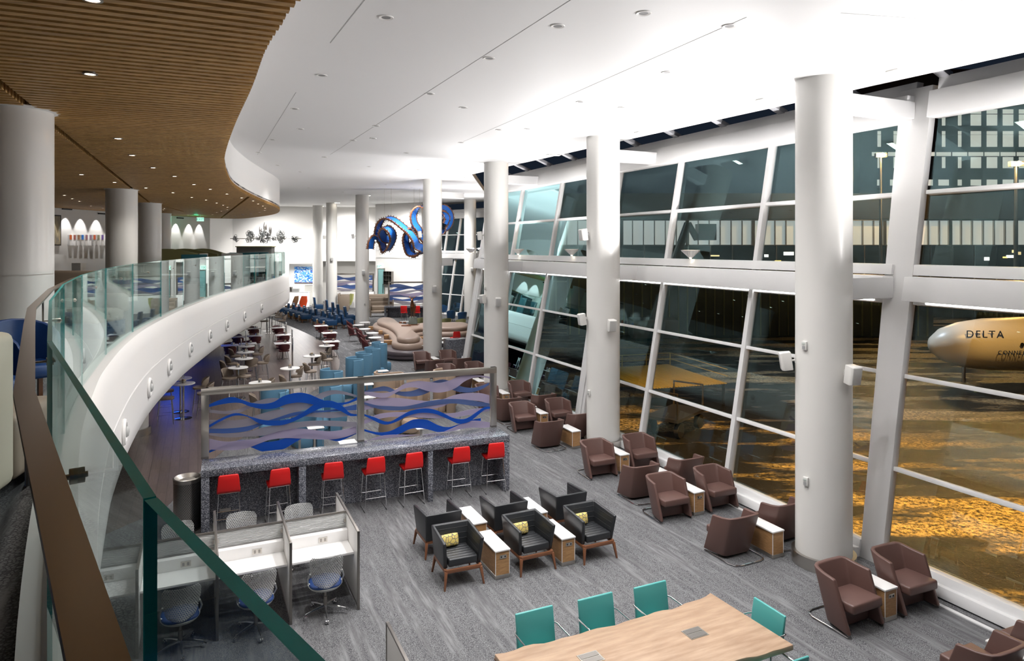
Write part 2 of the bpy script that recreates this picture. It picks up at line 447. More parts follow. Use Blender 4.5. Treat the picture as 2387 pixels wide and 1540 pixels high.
# white ceiling: a gently rising sheet, ending short of the glass wall
ce = [(9.9 + .45, 3.0), (fac_x(9.54) + .36, 9.54), (fac_x(18) + .38, 18), (fac_x(29) + .5, 29), (-1.6, 52), (-4, 56), (-9, 64), (-13, 70), (-30, 70), (-30, 3), (3, -3), (13, -3)]
cpts = []
for i in range(len(ce)):
    p, q = ce[i], ce[(i + 1) % len(ce)]
    cpts.append(p)
struct('ceiling', MB().prism(cpts, lambda p: zc(p[1]), lambda p: zc(p[1]) + .25), 'ceil')
# plaster joints in the ceiling
jm = MB()
for (a, b, c, d) in ((1330, 0, 770, 360), (850, 0, 770, 100), (690, 215, 600, 360), (1740, 40, 1080, 330), (2240, 50, 1960, 30), (2380, 60, 2240, 0)):
    def cpx(px, py):
        # intersect the view ray with the ceiling sheet
        k = (HY - py) / FPX; Y = (7.75 - H) / (k - .018); return Vector(((px - CX) / FPX * Y, Y, zc(Y) - .001))
    jm.bar(cpx(a, b), cpx(c, d), .008, .004)
tag(jm.build('trim_1', mat('joint_grey', (.45, .45, .45), .9)), kind='structure')

# timber slat ceiling over the mezzanine
we = [Vector((4.5, -1.5, ZW)), Vector((1.2, 1.6, ZW)), Vector((-.3, 3.2, ZW))] + [wz(*p) for p in ((700, 0), (655, 60), (618, 120), (587, 205), (548, 290), (527, 350), (523, 383), (530, 412),
      (545, 435), (578, 455), (612, 470), (641, 482), (652, 491), (640, 499), (605, 505), (560, 509.5), (505, 509))]
we = [Vector((p.x, p.y, 0)) for p in spline(we, 5)]
wpoly = [(p.x, p.y) for p in we] + [(-24.5, 40), (-25.5, 24), (-24, 6), (-12, -1.5)]
joints = [(wz(-200, 30), wz(0, 195), wz(345, 470), wz(428, 493)), (wz(515, 508), wz(585, 455), wz(700, 369))]
def ab(p): return (p[0] * B.x + p[1] * B.y, p[0] * A.x + p[1] * A.y)
pa = [ab(p) for p in wpoly]
def cuts(poly, t):
    xs = []
    for i in range(len(poly)):
        (u0, v0), (u1, v1) = poly[i], poly[(i + 1) % len(poly)]
        if (v0 <= t) != (v1 <= t): xs.append(u0 + (u1 - u0) * (t - v0) / (v1 - v0))
    return sorted(xs)
sl = MB(); t = min(v for u, v in pa) + .05; tmax = max(v for u, v in pa)
jl = [[ab(p) for p in j] for j in joints]
while t < tmax:
    xs = cuts(pa, t)
    for u0, u1 in zip(xs[::2], xs[1::2]):
        br = [u0]
        for j in jl:
            for (a0, b0), (a1, b1) in zip(j, j[1:]):
                if (b0 <= t) != (b1 <= t):
                    uu = a0 + (a1 - a0) * (t - b0) / (b1 - b0)
                    if u0 + .1 < uu < u1 - .1: br += [uu - .05, uu + .05]
        br.append(u1); br.sort()
        for s0, s1 in zip(br[::2], br[1::2]):
            if s1 - s0 < .02: continue
            m_ = (s0 + s1) / 2; c = B * m_ + A * t
            sl.box((c.x, c.y, ZW + .06), (s1 - s0, .086, .12), ROT)
    t += .152
struct('ceiling', sl, 'slat')
struct('ceiling', MB().prism(wpoly, ZW + .13, ZW + .18), mat('slat_backing', (.035, .02, .01), .8))
# fascia between timber ceiling and white ceiling
fr = [p for p in we if p.y > -1]
struct('wall_fascia', MB().loft([[(p.x, p.y, ZW + .10), (p.x, p.y, zc(p.y) + .02), (p.x - .12, p.y + .02, zc(p.y) + .02), (p.x - .12, p.y + .02, ZW + .10)] for p in fr]), 'white')

# mezzanine slab, curved fascia and curb
mz = [(.62, -.35), (-.12, .52), (-.43, .83), (-1.47, 2.17), (-2.58, 3.82), (-3.62, 5.5), (-4.6, 7.3), (-5.15, 8.4), (-6.02, 10.35), (-6.85, 12.5), (-7.7, 15.2), (-8.35, 17.6),
      (-9.3, 21.6), (-10.25, 26.6), (-11.3, 32.5), (-12.35, 37.0), (-13.5, 40.3), (-15.3, 43.4), (-17.8, 46.3)]
mzs = spline([(x, y, 0) for x, y in mz], 5)
def offs(P, d):
    out = []
    for i in range(len(P)):
        t = (P[min(i + 1, len(P) - 1)] - P[max(i - 1, 0)]).normalized(); out.append(P[i] + Vector((t.y, -t.x, 0)) * d)
    return out
ZCURB = 3.7
slab = [(p.x, p.y) for p in offs(mzs, -.02)] + [(-26, 47), (-26, -4), (3, -4)]
struct('floor', MB().prism(slab, 3.2, ZM), 'carpet')
prof = [(-.10, ZM), (-.10, ZCURB - .03), (-.02, ZCURB - .03), (.0, ZCURB), (.13, ZCURB), (.17, 3.64), (.20, 3.45), (.235, 3.1), (.245, 3.0), (.222, 2.99), (.222, 2.98), (.247, 2.97), (.248, 2.45), (.235, 2.22), (.15, 2.14), (0, 2.13), (-.6, 2.13), (-.6, 2.3), (-.1, 2.5)]
offsets = {round(d, 4): offs(mzs, d) for d, z in prof}
rings = [[(offsets[round(d, 4)][i].x, offsets[round(d, 4)][i].y, z) for d, z in prof] for i in range(len(mzs))]
struct('wall_mezzanine', MB().loft(rings), 'white', ang=50)
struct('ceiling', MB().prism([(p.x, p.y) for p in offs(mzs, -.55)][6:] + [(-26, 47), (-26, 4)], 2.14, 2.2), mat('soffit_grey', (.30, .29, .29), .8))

# glass railing: one pane per bay with patch fittings, inner steel handrail
zg = 4.90
seg_pts = [(.43, -.145), (-.432, .815), (-1.47, 2.17), (-2.57, 3.8), (-3.6, 5.48), (-4.6, 7.3)]
# farther posts at roughly two-metre steps along the curve
acc = 0; last = Vector((-4.6, 7.3, 0)); far_pts = []
for p in mzs:
    if p.y <= 7.35: continue
    if (p - last).length >= 2.25: far_pts.append((p.x, p.y)); last = p
seg_pts = seg_pts + far_pts
root = thing('glass_railing', 'clear glass balustrade with steel handrail curving along the upper floor edge', 'railing')
for (x0, y0), (x1, y1) in zip(seg_pts, seg_pts[1:]):
    p = Vector((x0, y0, 0)); q = Vector((x1, y1, 0)); d = (q - p).normalized(); g = .003
    n = Vector((-d.y, d.x, 0)) * .007
    a_, b_ = p + d * g, q - d * g
    z0 = ZCURB - .25
    m = MB(); vs = [a_ + n, b_ + n, b_ - n, a_ - n]
    m.add([(v.x, v.y, z0) for v in vs] + [(v.x, v.y, zg) for v in vs], [(0, 1, 5, 4), (2, 3, 7, 6)])
    pane = m.build('glass_pane', 'glass_rail', root)
    e = MB(); e.add([(v.x, v.y, zg) for v in vs] + [(v.x, v.y, z0) for v in vs], [(0, 1, 2, 3), (1, 2, 6, 5), (3, 0, 4, 7)])
    e.build('pane_edge', 'glass_edge', pane)
RO = offs([Vector((x, y, 0)) for x, y in seg_pts], -.085)
hr = MB()
NR = [(.30, -.27), (-.334, .552), (-1.127, 1.577), (-2.10, 2.97)]
pts = [Vector((x, y, zg - .035)) for x, y in NR] + [Vector((p.x, p.y, zg - .035)) for p in RO[3:]]
prev = None; rr = []
for i, p in enumerate(pts):
    t = (pts[min(i + 1, len(pts) - 1)] - pts[max(i - 1, 0)]).normalized(); s = Vector((t.y, -t.x, 0)) * .021
    rr.append([p + s + Vector((0, 0, -.012)), p + s, p - s, p - s + Vector((0, 0, -.012))])
hr.loft(rr).build('handrail', 'rail', root)
def near_rail(q):
    best = None
    for p0, p1 in zip(pts, pts[1:]):
        d = p1 - p0; t = max(0, min(1, (q - p0).dot(d) / d.dot(d))); c = p0 + d * t
        if best is None or (c - q).length < (best - q).length: best = c
    return best
for (x0, y0), (x1, y1) in zip(seg_pts[1:], seg_pts[2:]):
    g0, g1 = Vector((x0, y0, 0)), Vector((x1, y1, 0)); d = (g1 - g0).normalized(); q = g0.lerp(g1, .5); q.z = zg - .20
    c = near_rail(Vector((q.x, q.y, zg - .035))); n = Vector((-d.y, d.x, 0))
    if (c - q).dot(n) < 0: n = -n
    k = MB().tube([q - n * .02, q + n * max(.02, (Vector((c.x, c.y, q.z)) - q).dot(n)), Vector((c.x, c.y, c.z - .012))], .007, 8)
    k.T = Matrix.Translation(q) @ n.to_track_quat('Z', 'Y').to_matrix().to_4x4(); k.lathe([(.001, -.014), (.017, -.014), (.017, .014), (.001, .014)], 16)
    k.build('rail_bracket', 'steel', root)

# porthole lamps along the fascia
import itertools
PH = [(288, 960), (343, 894), (393, 847), (440, 810), (484, 780), (528, 758), (571, 738), (612, 720), (639, 706), (656, 694)]
edge30 = offs(mzs, .244)
for i, (px, py) in enumerate(PH):
    best = min(((abs((CX + FPX * p.x / p.y) - px), j) for j, p in enumerate(edge30) if p.y > 6))[1]
    p = edge30[best]; best = min(best, len(edge30) - 2); t = (edge30[best + 1] - edge30[best - 1]).normalized(); n = Vector((t.y, -t.x, 0))
    z = H - (py - HY) * p.y / FPX
    o = thing('porthole_light', '', 'light', (p.x, p.y, 2.70), math.atan2(n.y, n.x), 'round lights along the balcony fascia')
    o['label'] = 'round white porthole light, number %s from the near end of the curved balcony' % ('one two three four five six seven eight nine ten'.split()[i])
    T = Matrix.Rotation(R(90), 4, 'Y')
    m = MB(); m.T = T; m.lathe([(.06, .0), (.17, .0), (.18, .02), (.165, .045), (.13, .05), (.115, .03)], 28, cap=False); m.build('ring', 'white', o)
    m = MB(); m.T = T; m.lathe([(.0005, .0), (.06, .005), (.075, .05), (.055, .075), (.0005, .085)], 20, cap=False); m.build('cone', 'grey_plastic', o)

# ---------------------------------------------------------------- glass wall
SL = .18
def facade(idx, P0, P1, cuts_, nrm, z_pts=(.2, 1.54, 3.04, 4.3, 4.86, 6.12, 7.42, 8.0), depth=.16):
    """leaning curtain wall from P0 to P1; cuts_ = mullion positions 0..1"""
    P0 = Vector((*P0, 0)); P1 = Vector((*P1, 0)); n = Vector((*nrm, 0)).normalized()
    def W(t, z, o=0.0): return P0.lerp(P1, t) + n * (SL * z + o) + Vector((0, 0, z))
    d = (P1 - P0).normalized(); up = (n * SL + Vector((0, 0, 1))).normalized()
    zb, z1, z2, zl, zs, z4, zt, zt2 = z_pts
    root = MB(); 
    for i, t in enumerate(cuts_):
        if 0 < t < 1: root.bar(W(t, 0, -.02), W(t, zt, -.02), .115, depth, up=n)
    o = struct('window_%d' % idx, root, 'frame', bevel=.006)
    tr = MB()
    for z in (z1, z2, z4): tr.bar(W(0, z, -.0), W(1, z, -.0), depth * .8, .07, up=up)
    tr.bar(W(0, zl - .03, 0), W(1, zl - .03, 0), depth * .8, .1, up=up); tr.bar(W(0, zb, -.02), W(1, zb, -.02), depth * 1.4, .14, up=up)
    tr.bar(W(0, .08, -.12), W(1, .08, -.12), .26, .16, up=up)
    tr.build('transom', 'frame', o, bevel=.006)
    bm_ = MB()
    def beam(zA, zB, dpt, off=0.0):
        vs = [W(0, zA, off), W(0, zB, off), W(0, zB, off - dpt), W(0, zA, off - dpt)]
        ws = [W(1, zA, off), W(1, zB, off), W(1, zB, off - dpt), W(1, zA, off - dpt)]
        for q in (2, 3):
            r = 1 if q == 2 else 0
            vs[q] = Vector((vs[q].x, vs[q].y, vs[r].z)); ws[q] = Vector((ws[q].x, ws[q].y, ws[r].z))
        bm_.loft([vs, ws])
    beam(4.30, 4.70, .42, .05); beam(4.72, 4.90, .22, .06); beam(7.40, 7.86, .34, .05); beam(7.88, 8.12, .18, .10)
    bm_.build('beam', 'frame', o, bevel=.01)
    ts = sorted(cuts_)
    for t0, t1 in zip(ts, ts[1:]):
        for (a, b) in ((zb, z1), (z1, z2), (z2, zl), (zs, z4), (z4, zt)):
            g = MB(); g.add([W(t0, a, .03), W(t1, a, .03), W(t1, b, .03), W(t0, b, .03)], [(0, 1, 2, 3)])
            g.build('pane', 'glass_win', o)
    return W
nrmB = (.907, .421)
FA0, W1a, W1b, W2, W3 = (fac_x(4.6), 4.6), (fac_x(11.15), 11.15), (fac_x(11.5), 11.5), (fac_x(20.02), 20.02), (fac_x(28.6), 28.6)
facade(1, FA0, W1a, [0, .48, 1], nrmB)
WB = facade(2, W1b, W2, [0, (14.457 - 11.5) / 8.52, (17.26 - 11.5) / 8.52, .975, 1], nrmB)
facade(3, W2, W3, [0, .35, .68, .97, 1], nrmB)
facade(4, W3, (-2.5, 50), [0, .15, .3, .45, .6, .75, .9, 1], (1, .02))
facade(5, (-2.6, 49.9), (-7.2, 54.6), [0, .06, .28, .5, .72, .94, 1], (.71, .70))
# flat wedge panels between the bays
def wedge(i, y0, y1, dy0, dy1, o=-.10):
    def P(Y, z, o): return Vector((fac_x(Y), Y, z)) + Vector((.907, .421, 0)) * (SL * z + o)
    m = MB(); rings = []
    for z in (0, 4.3, 8.0):
        f = z / 8.0; a, b = y0 + dy0 * f, y1 + dy1 * f
        rings.append([P(a, z, o), P(b, z, o), P(b, z, .06), P(a, z, .06)])
    m.loft(rings); struct('wall_window_pier', m, 'frame', bevel=.01)
wedge(1, 11.14, 11.50, .08, .26, -.10); wedge(2, 19.9, 20.15, .05, .2, -.10); wedge(3, 28.4, 28.7, .05, .2, -.10)
# tie beams from columns to the wall
tb = MB()
for (x, y) in COLS[:4]:
    for z, w, h in ((4.5, .30, .36), (7.60, .30, .30)):
        off = ((11.267 - .4647 * y) - x) * .907 + SL * z - .1
        p = Vector((x, y, z)) + Vector((.907, .421, 0)) * (RC - .05); q = Vector((x, y, z)) + Vector((.907, .421, 0)) * off
        tb.bar(p, q, w, h)
struct('trim_2', tb, 'frame', bevel=.01)
# light strips under the mid beam
M['led'] = mat('led_white', (1, 1, 1), .5, emit=(1, .98, .96), es=9)
for (a, b) in ((5.0, 10.95), (11.8, 19.7), (20.4, 28.2)):
    p = Vector((fac_x(a), a, 4.265)) + Vector((.907, .421, 0)) * (SL * 4.27 - .06); q = Vector((fac_x(b), b, 4.265)) + Vector((.907, .421, 0)) * (SL * 4.27 - .06)
    tag(MB().bar(p, q, .03, .02).build('led_strip', 'led'), 'bright white light strip under the mid beam, %s window bay' % ('nearest' if a < 6 else 'middle' if a < 12 else 'farthest'), 'light', 'light strips under the mid beam')
# small struts closing the skylight slot over the top beam
ss = MB()
for i in range(14):
    Y = 6.2 + i * 1.62
    p = Vector((fac_x(Y), Y, 8.12)) + Vector((.907, .421, 0)) * (SL * 8.1 - .0); q = p - Vector((.907, .421, 0)) * 1.3 + Vector((0, 0, .5))
    ss.bar(p, q, .18, .1)
struct('trim_3', ss, mat('strut_grey', (.35, .35, .37), .5), bevel=.005)
# floor diffuser strip beside the glass
ds = MB(); 
for (a, b) in ((5.0, 10.9), (11.8, 19.8), (20.4, 28.3)):
    p = Vector((fac_x(a), a, .008)) - Vector((.907, .421, 0)) * .42; q = Vector((fac_x(b), b, .008)) - Vector((.907, .421, 0)) * .42
    ds.bar(p, q, .07, .016)
struct('trim_4', ds, 'frame')

# ---------------------------------------------------------------- walls
def wallseg(name, pts, z0, z1, m='white', th=.2):
    P = [Vector((x, y, 0)) for x, y in pts]; Q = offs(P, -th)
    return struct(name, MB().loft([[(p.x, p.y, z0), (p.x, p.y, z1), (q.x, q.y, z1), (q.x, q.y, z0)] for p, q in zip(P, Q)]), m)
# mezzanine back wall (gently curved)
lw = [(-24, 4), (-22.6, 16), (-21.4, 24), (-20.6, 30), (-19.9, 35), (-18.9, 40), (-18.5, 41.8)]
wallseg('wall_left', [(p.x, p.y) for p in spline([(x, y, 0) for x, y in lw], 5)], ZM, ZW + .3)
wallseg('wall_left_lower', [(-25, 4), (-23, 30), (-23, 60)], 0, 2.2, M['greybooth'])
wallseg('wall_back', [(-18.5, 41.8), (-21.4, 43.0), (-26.0, 56), (-24.8, 60.6), (-18.2, 63.2)], 0, 9.1)
wallseg('wall_end', [(-18.2, 63.2), (-12.0, 64.4)], 3.9, 9.1)
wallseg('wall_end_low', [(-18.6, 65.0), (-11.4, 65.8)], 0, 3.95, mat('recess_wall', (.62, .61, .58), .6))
struct('wall_end_soffit', MB().prism([(-18.4, 63.2), (-12, 64.4), (-11.4, 65.8), (-18.6, 65.2)], 3.86, 3.95), 'white')
wallseg('wall_right', [(-12.2, 64.4), (-12.0, 60.5), (-11.6, 58), (-7.2, 54.4)], 0, 9.1, 'white')
struct('wall_right_panels', MB().bar((-11.5, 57.85, 4.3), (-7.3, 54.4, 4.3), .03, .03), 'grey_plastic')
# ================================================================ NEAR FURNITURE
def G(x, y, z=0.0): return Vector((x, y, z))
def pl(c, db=0.0, da=0.0): return Vector((c[0], c[1], 0)) + B * db + A * da

# ---- brown tub chair (front = -y)
def tub_chair(m='leather_brown'):
    r = thing('tub_chair', '', 'armchair')
    def path(front_y, back_y, hw_f, hw_b, c):
        return [(-hw_f, front_y), (-(hw_f + hw_b) / 2, (front_y + back_y) / 2), (-hw_b, back_y - c), (-hw_b + c * .22, back_y - c * .4), (-hw_b + c, back_y), (0, back_y + .01), (hw_b - c, back_y), (hw_b - c * .22, back_y - c * .4),
                (hw_b, back_y - c), ((hw_f + hw_b) / 2, (front_y + back_y) / 2), (hw_f, front_y)]
    tb = path(-.145, .27, .375, .335, .10); bb = path(-.375, .06, .365, .30, .08)
    zt = [.695, .71, .728, .738, .745, .745, .745, .738, .728, .71, .695]
    def inset(P, d):
        V = [Vector((x, y, 0)) for x, y in P]; return offs(V, d)
    ti, bi = inset(tb, .06), inset(bb, .06)
    rings = []
    for i in range(len(tb)):
        o0 = (bb[i][0], bb[i][1], .045); o1 = (tb[i][0], tb[i][1], zt[i]); i1 = (ti[i].x, ti[i].y, zt[i]); i0 = (bi[i].x, bi[i].y, .045)
        rings.append([o0, tuple((o0[k] + o1[k]) / 2 for k in range(3)), o1, i1, tuple((i0[k] + i1[k]) / 2 for k in range(3)), i0])
    MB().loft(rings).build('shell', m, r, bevel=.018, seg=3, ang=60)
    MB().box((0, -.145, .36), (.585, .50, .13), rx=R(-3)).build('seat', m, r, bevel=.03, seg=3, ang=60)
    MB().box((0, -.08, .17), (.54, .22, .24)).build('apron', m, r, bevel=.01)
    MB().tube([(-.35, -.36, .018), (-.35, .22, .018), (-.30, .33, .018), (-.2, .36, .018), (.2, .36, .018), (.30, .33, .018), (.35, .22, .018), (.35, -.36, .018)], .012, 8).build('sled_base', 'chrome', r)
    return r
def side_table(L=.70):
    r = thing('side_table', '', 'side table')
    MB().box((0, 0, .245), (.235, L - .03, .37)).build('cabinet', 'oak', r)
    MB().box((0, 0, .4425), (.262, L, .025)).build('table_top', 'top', r, bevel=.004)
    MB().box((0, 0, .035), (.25, L - .02, .062)).build('plinth', 'steel', r, bevel=.003)
    e = MB()
    for sx in (-1, 1):
        for sy in (-1, 1): e.box((sx * .118, sy * (L - .03) / 2, .245), (.008, .008, .372))
    e.build('edge_trim', 'top', r)
    o = MB().box((.01, -(L - .03) / 2 - .003, .345), (.115, .008, .055)).build('outlet', 'steel', r, bevel=.002)
    for sx in (-.022, .042): MB().box((sx, -(L - .03) / 2 - .008, .345), (.022, .004, .024)).build('socket', 'black', o)
    return r
P_tub = Proto(tub_chair()); P_side = Proto(side_table())
PAIRS = [  # mid x, mid y, faces viewer?, phrase
    (5.98, 7.98, False, 'cut off by the lower right corner'),
    (5.13, 9.80, True, 'in front of the nearest column'),
    (4.31, 11.72, False, 'turned away behind the nearest column'),
    (3.49, 13.54, True, 'facing out, second row past the nearest column'),
    (3.22, 14.34, False, 'turned away, third row past the nearest column'),
    (2.44, 15.92, True, 'facing the viewer before the second column'),
    (1.52, 17.90, False, 'turned away beside the second column'),
    (.78, 19.76, True, 'facing the viewer past the second column'),
    (.48, 20.55, False, 'backing onto the row past the second column'),
    (-.33, 22.4, True, 'facing the viewer before the third column'),
    (-1.2, 24.4, False, 'turned away beside the third column'),
    (-2.02, 26.2, True, 'facing the viewer past the third column'),
    (-2.5, 27.3, False, 'backing onto the row past the third column'),
    (-3.34, 29.2, True, 'facing the viewer before the fourth column')]
for x, y, f, ph in PAIRS:
    rz = ROT if f else ROT + PI
    P_side((x, y, 0), rz, 'white topped oak table between tub chairs, ' + ph, 'side tables between the tub chairs')
    for s, w in ((-1, 'aisle side'), (1, 'window side')):
        if s > 0 and ph == 'turned away beside the third column': continue
        c = pl((x, y), s * .58, (.40 if s > 0 and 'beside the second' in ph else .12 if s > 0 and 'behind the nearest' in ph else -.04 if f else .04))
        P_tub(c, rz + R(random.uniform(-2, 2)), 'brown tub chair on the %s, %s' % (w, ph), 'brown tub chairs along the glass wall')

# ---- black armchair
def black_chair():
    r = thing('lounge_armchair', '', 'armchair')
    bot = [(-.30, -.25), (-.30, .31), (.30, .31), (.30, -.25)]; top = [(-.335, -.33), (-.325, .37), (.325, .37), (.335, -.33)]
    zt = [.70, .74, .74, .70]
    bi = [(-.235, -.25), (-.235, .25), (.235, .25), (.235, -.25)]; ti = [(-.28, -.33), (-.275, .32), (.275, .32), (.28, -.33)]
    MB().loft([[(*bot[i], .285), (*top[i], zt[i]), (*ti[i], zt[i]), (*bi[i], .285)] for i in range(4)]).build('shell', 'leather_black', r, bevel=.02, seg=3, ang=60)
    # horizontal channel seams on the inside faces
    se = MB()
    for z in (.40, .485, .57, .655):
        f = (z - .285) / .44
        a = .235 + .045 * f; b = .25 + .07 * f; yf = -.25 - .08 * f
        se.tube([(-a + .001, yf + .03, z), (-a + .001, b - .02, z), (-a + .03, b - .001, z), (a - .03, b - .001, z), (a - .001, b - .02, z), (a - .001, yf + .03, z)], .0045, 5)
    se.build('stitching', 'black', r)
    m = MB()
    for i in range(6): m.box((0, -.30 + .05 + i * .092, .375 - .004 * i), (.46, .088, .115))
    m.build('seat', 'leather_black', r, bevel=.016, seg=2, ang=60)
    f = MB(); 
    for (p, q) in (((-.28, -.30, .262), (.28, -.30, .262)), ((-.28, .28, .262), (.28, .28, .262)), ((-.28, -.30, .262), (-.28, .28, .262)), ((.28, -.30, .262), (.28, .28, .262))):
        f.bar(p, q, .035, .055)
    f.build('frame', 'wood_dark', r, bevel=.004)
    for sx in (-1, 1):
        for sy, yy in ((-1, -.30), (1, .28)):
            l = MB(); t = (sx * .28, yy); b = (sx * .315, yy + sy * .05)
            l.loft([[(t[0] - .022, t[1] - .022, .26), (t[0] + .022, t[1] - .022, .26), (t[0] + .022, t[1] + .022, .26), (t[0] - .022, t[1] + .022, .26)],
                    [(b[0] - .013, b[1] - .013, 0), (b[0] + .013, b[1] - .013, 0), (b[0] + .013, b[1] + .013, 0), (b[0] - .013, b[1] + .013, 0)]])
            l.build('leg', 'wood_dark', r, bevel=.003)
    return r
P_blk = Proto(black_chair())
def m_pillow():
    m = mat('yellow_lattice_fabric', (.72, .56, .16), .8); k = NT(m)
    v = k.coord('Object', (1, 1, 1)); vo = k.n('ShaderNodeTexVoronoi'); vo.feature = 'DISTANCE_TO_EDGE'; vo.inputs['Scale'].default_value = 15
    k.l(v, vo.inputs['Vector']); k.base(k.ramp(vo.outputs['Distance'], [(.055, (.17, .15, .13)), (.075, (.70, .55, .16))])); return m
def pillow_mb(w, h, t):
    m = MB(); n = 10; rings = []
    for i in range(n + 1):
        u = -1 + 2 * i / n; e = (1 - abs(u) ** 6); rr = []
        for k in range(20):
            a = 2 * PI * k / 20; c, s_ = math.cos(a), math.sin(a)
            hh = math.copysign(abs(s_) ** .55, s_) * h / 2 * (.90 + .1 * e); tt = math.copysign(abs(c) ** .8, c) * t / 2 * (.18 + .82 * e)
            rr.append((u * w / 2, tt, hh))
        rings.append(rr)
    return m.loft(rings)
pm = m_pillow()
ft = [(-.86, 10.75), (.27, 11.2), (1.32, 11.6)]; fn = ['left', 'middle', 'right']
for (x, y), w, t in zip(ft, ('leftmost', 'middle', 'rightmost'), (-2, 1, 0)):
    P_blk((x, y, 0), ROT + R(t), 'black leather armchair with yellow pillow, %s of the front three' % w, 'black armchairs')
    p = pl((x, y), -.09 if w != 'rightmost' else -.10, .20)
    o = pillow_mb(.36, .19, .12).build('lumbar_pillow', pm, loc=(p.x, p.y, .515), rz=ROT + R(3)); o.rotation_euler.x = R(-14)
    tag(o, 'yellow and grey lattice pillow on the %s black armchair' % w, 'pillow', 'yellow lumbar pillows')
for (x, y), w in zip([(-1.29, 11.77), (-.16, 12.2), (.93, 12.65)], ('leftmost', 'middle', 'rightmost')):
    P_blk((x, y, 0), ROT + PI, 'black leather armchair with its back to the viewer, %s of the rear three' % w, 'black armchairs')
P_side2 = Proto(side_table(.80))
for x, y, r_, w in ((-.31, 11.05, 0, 'front left'), (.76, 11.5, 0, 'front right'), (-.71, 12.1, PI, 'rear left'), (.36, 12.55, PI, 'rear right')):
    P_side2((x, y, 0), ROT + r_, 'long white topped oak table between black armchairs, %s one' % w, 'side tables among the black armchairs')

# ---- red counter stool
def red_stool():
    r = thing('counter_stool', '', 'stool')
    m = MB(); rings = []
    for i, (y, z, w) in enumerate([(-.21, .735, .185), (-.19, .762, .20), (0, .752, .205), (.14, .755, .20), (.18, .78, .195), (.20, .85, .19), (.215, .98, .18), (.22, 1.05, .17), (.215, 1.075, .15)]):
        th = .045 if i < 4 else .03
        n = (0, 0, -th) if i < 4 else ((0, th * .9, -th * .6) if i < 6 else (0, th, 0))
        rings.append([(-w, y, z), (w, y, z), (w, y + n[1], z + n[2]), (-w, y + n[1], z + n[2])])
    m.loft(rings).build('seat', 'red', r, bevel=.012, seg=3, ang=60)
    for sx in (-1, 1):
        f = MB(); f.tube([(sx * .17, -.15, .715), (sx * .215, -.20, .01), (sx * .215, .24, .01), (sx * .17, .15, .715)], .0075, 6)
        f.build('leg_frame', 'chrome', r)
    f = MB(); f.tube([(-.17, -.15, .715), (.17, -.15, .715), (.17, .15, .715), (-.17, .15, .715)], .0075, 6, closed=True); f.build('seat_rail', 'chrome', r)
    for y in (-.182, .207): MB().tube([(-.199, y, .27), (.199, y, .27)], .0075, 6).build('footrest', 'chrome', r)
    return r
P_red = Proto(red_stool())
C0 = Vector((-.05, 14.57, 0)); b1 = Vector((-.922, -.3875, 0)); a1 = Vector((-.3875, .922, 0)); ROTC = math.atan2(.3875, .922)
ordn = ['first', 'second', 'third', 'fourth', 'fifth', 'sixth', 'seventh']
for i, s in enumerate([5.54, 4.67, 3.67, 2.876, 2.11, 1.09, .32]):
    p = C0 + b1 * s + a1 * .16
    P_red((p.x, p.y, 0), ROTC + PI + R([0, 4, -3, 2, 3, -2, -3][i]), 'red padded stool on thin chrome legs, %s from the left at the speckled counter' % ordn[i], 'red stools at the stone counter')

# ---- stone counter
HC = 1.18
cn = thing('bar_counter', 'long speckled grey stone counter with red stools tucked under it', 'counter', C0, ROTC)
# local frame: x = -s (towards left is negative), y = away
MB().box((-3.0, .36, HC - .03 - .035), (6.0, .72, .13)).build('counter_top', 'stone', cn, bevel=.004)
for s, w in ((5.93, .14), (4.25, .13), (1.74, .10), (.07, .14)):
    MB().box((-s, .34, (HC - .13) / 2), (w, .66, HC - .132)).build('leg', 'stone', cn, bevel=.003)
MB().box((-3.0, .60, (HC - .13) / 2), (5.8, .06, HC - .135)).build('back_panel', 'stone', cn)
for s in (4.25 - .12, 1.74 - .10, .07 + .18, 1.74 + .12):
    pass
MB().box((-5.60, .565, .22), (.2, .012, .06)).build('access_panel', 'steel', cn)

# ---- glass ribbon screen
S0 = Vector((-.36, 15.26, 0)); zb_, zt_ = HC + .005, 2.52
sr = thing('ribbon_screen', 'steel framed screen of blue and frosted glass ribbons behind the stone counter', 'screen', S0 + Vector((0, 0, zb_)), ROTC)
hh = zt_ - zb_
for x in (-.065, -3.0, -5.935):
    MB().box((x, 0, hh / 2 - .0), (.13, .10, hh)).build('post', 'steel', sr, bevel=.003)
    MB().box((x, 0, .02), (.132, .102, .04)).build('post_foot', 'steel_dark', sr)
MB().box((-3.0, 0, hh - .065), (6.0, .104, .13)).build('top_rail', 'steel', sr, bevel=.003)
def ribbon_mat(name, col, alpha, rough=.35):
    m = bpy.data.materials.new(name); m.use_nodes = True; t = m.node_tree; p = t.nodes['Principled BSDF']
    p.inputs['Base Color'].default_value = (*col, 1); p.inputs['Roughness'].default_value = rough
    tr = t.nodes.new('ShaderNodeBsdfTransparent'); mx = t.nodes.new('ShaderNodeMixShader'); mx.inputs[0].default_value = alpha
    tr.inputs[0].default_value = (*(min(1, c * .6 + .4) for c in col), 1)
    tl = t.nodes.new('ShaderNodeBsdfTranslucent'); tl.inputs[0].default_value = (*col, 1)
    m2 = t.nodes.new('ShaderNodeMixShader'); m2.inputs[0].default_value = .35
    out = [n for n in t.nodes if n.type == 'OUTPUT_MATERIAL'][0]
    t.links.new(p.outputs[0], m2.inputs[1]); t.links.new(tl.outputs[0], m2.inputs[2])
    t.links.new(tr.outputs[0], mx.inputs[1]); t.links.new(m2.outputs[0], mx.inputs[2]); t.links.new(mx.outputs[0], out.inputs[0]); return m
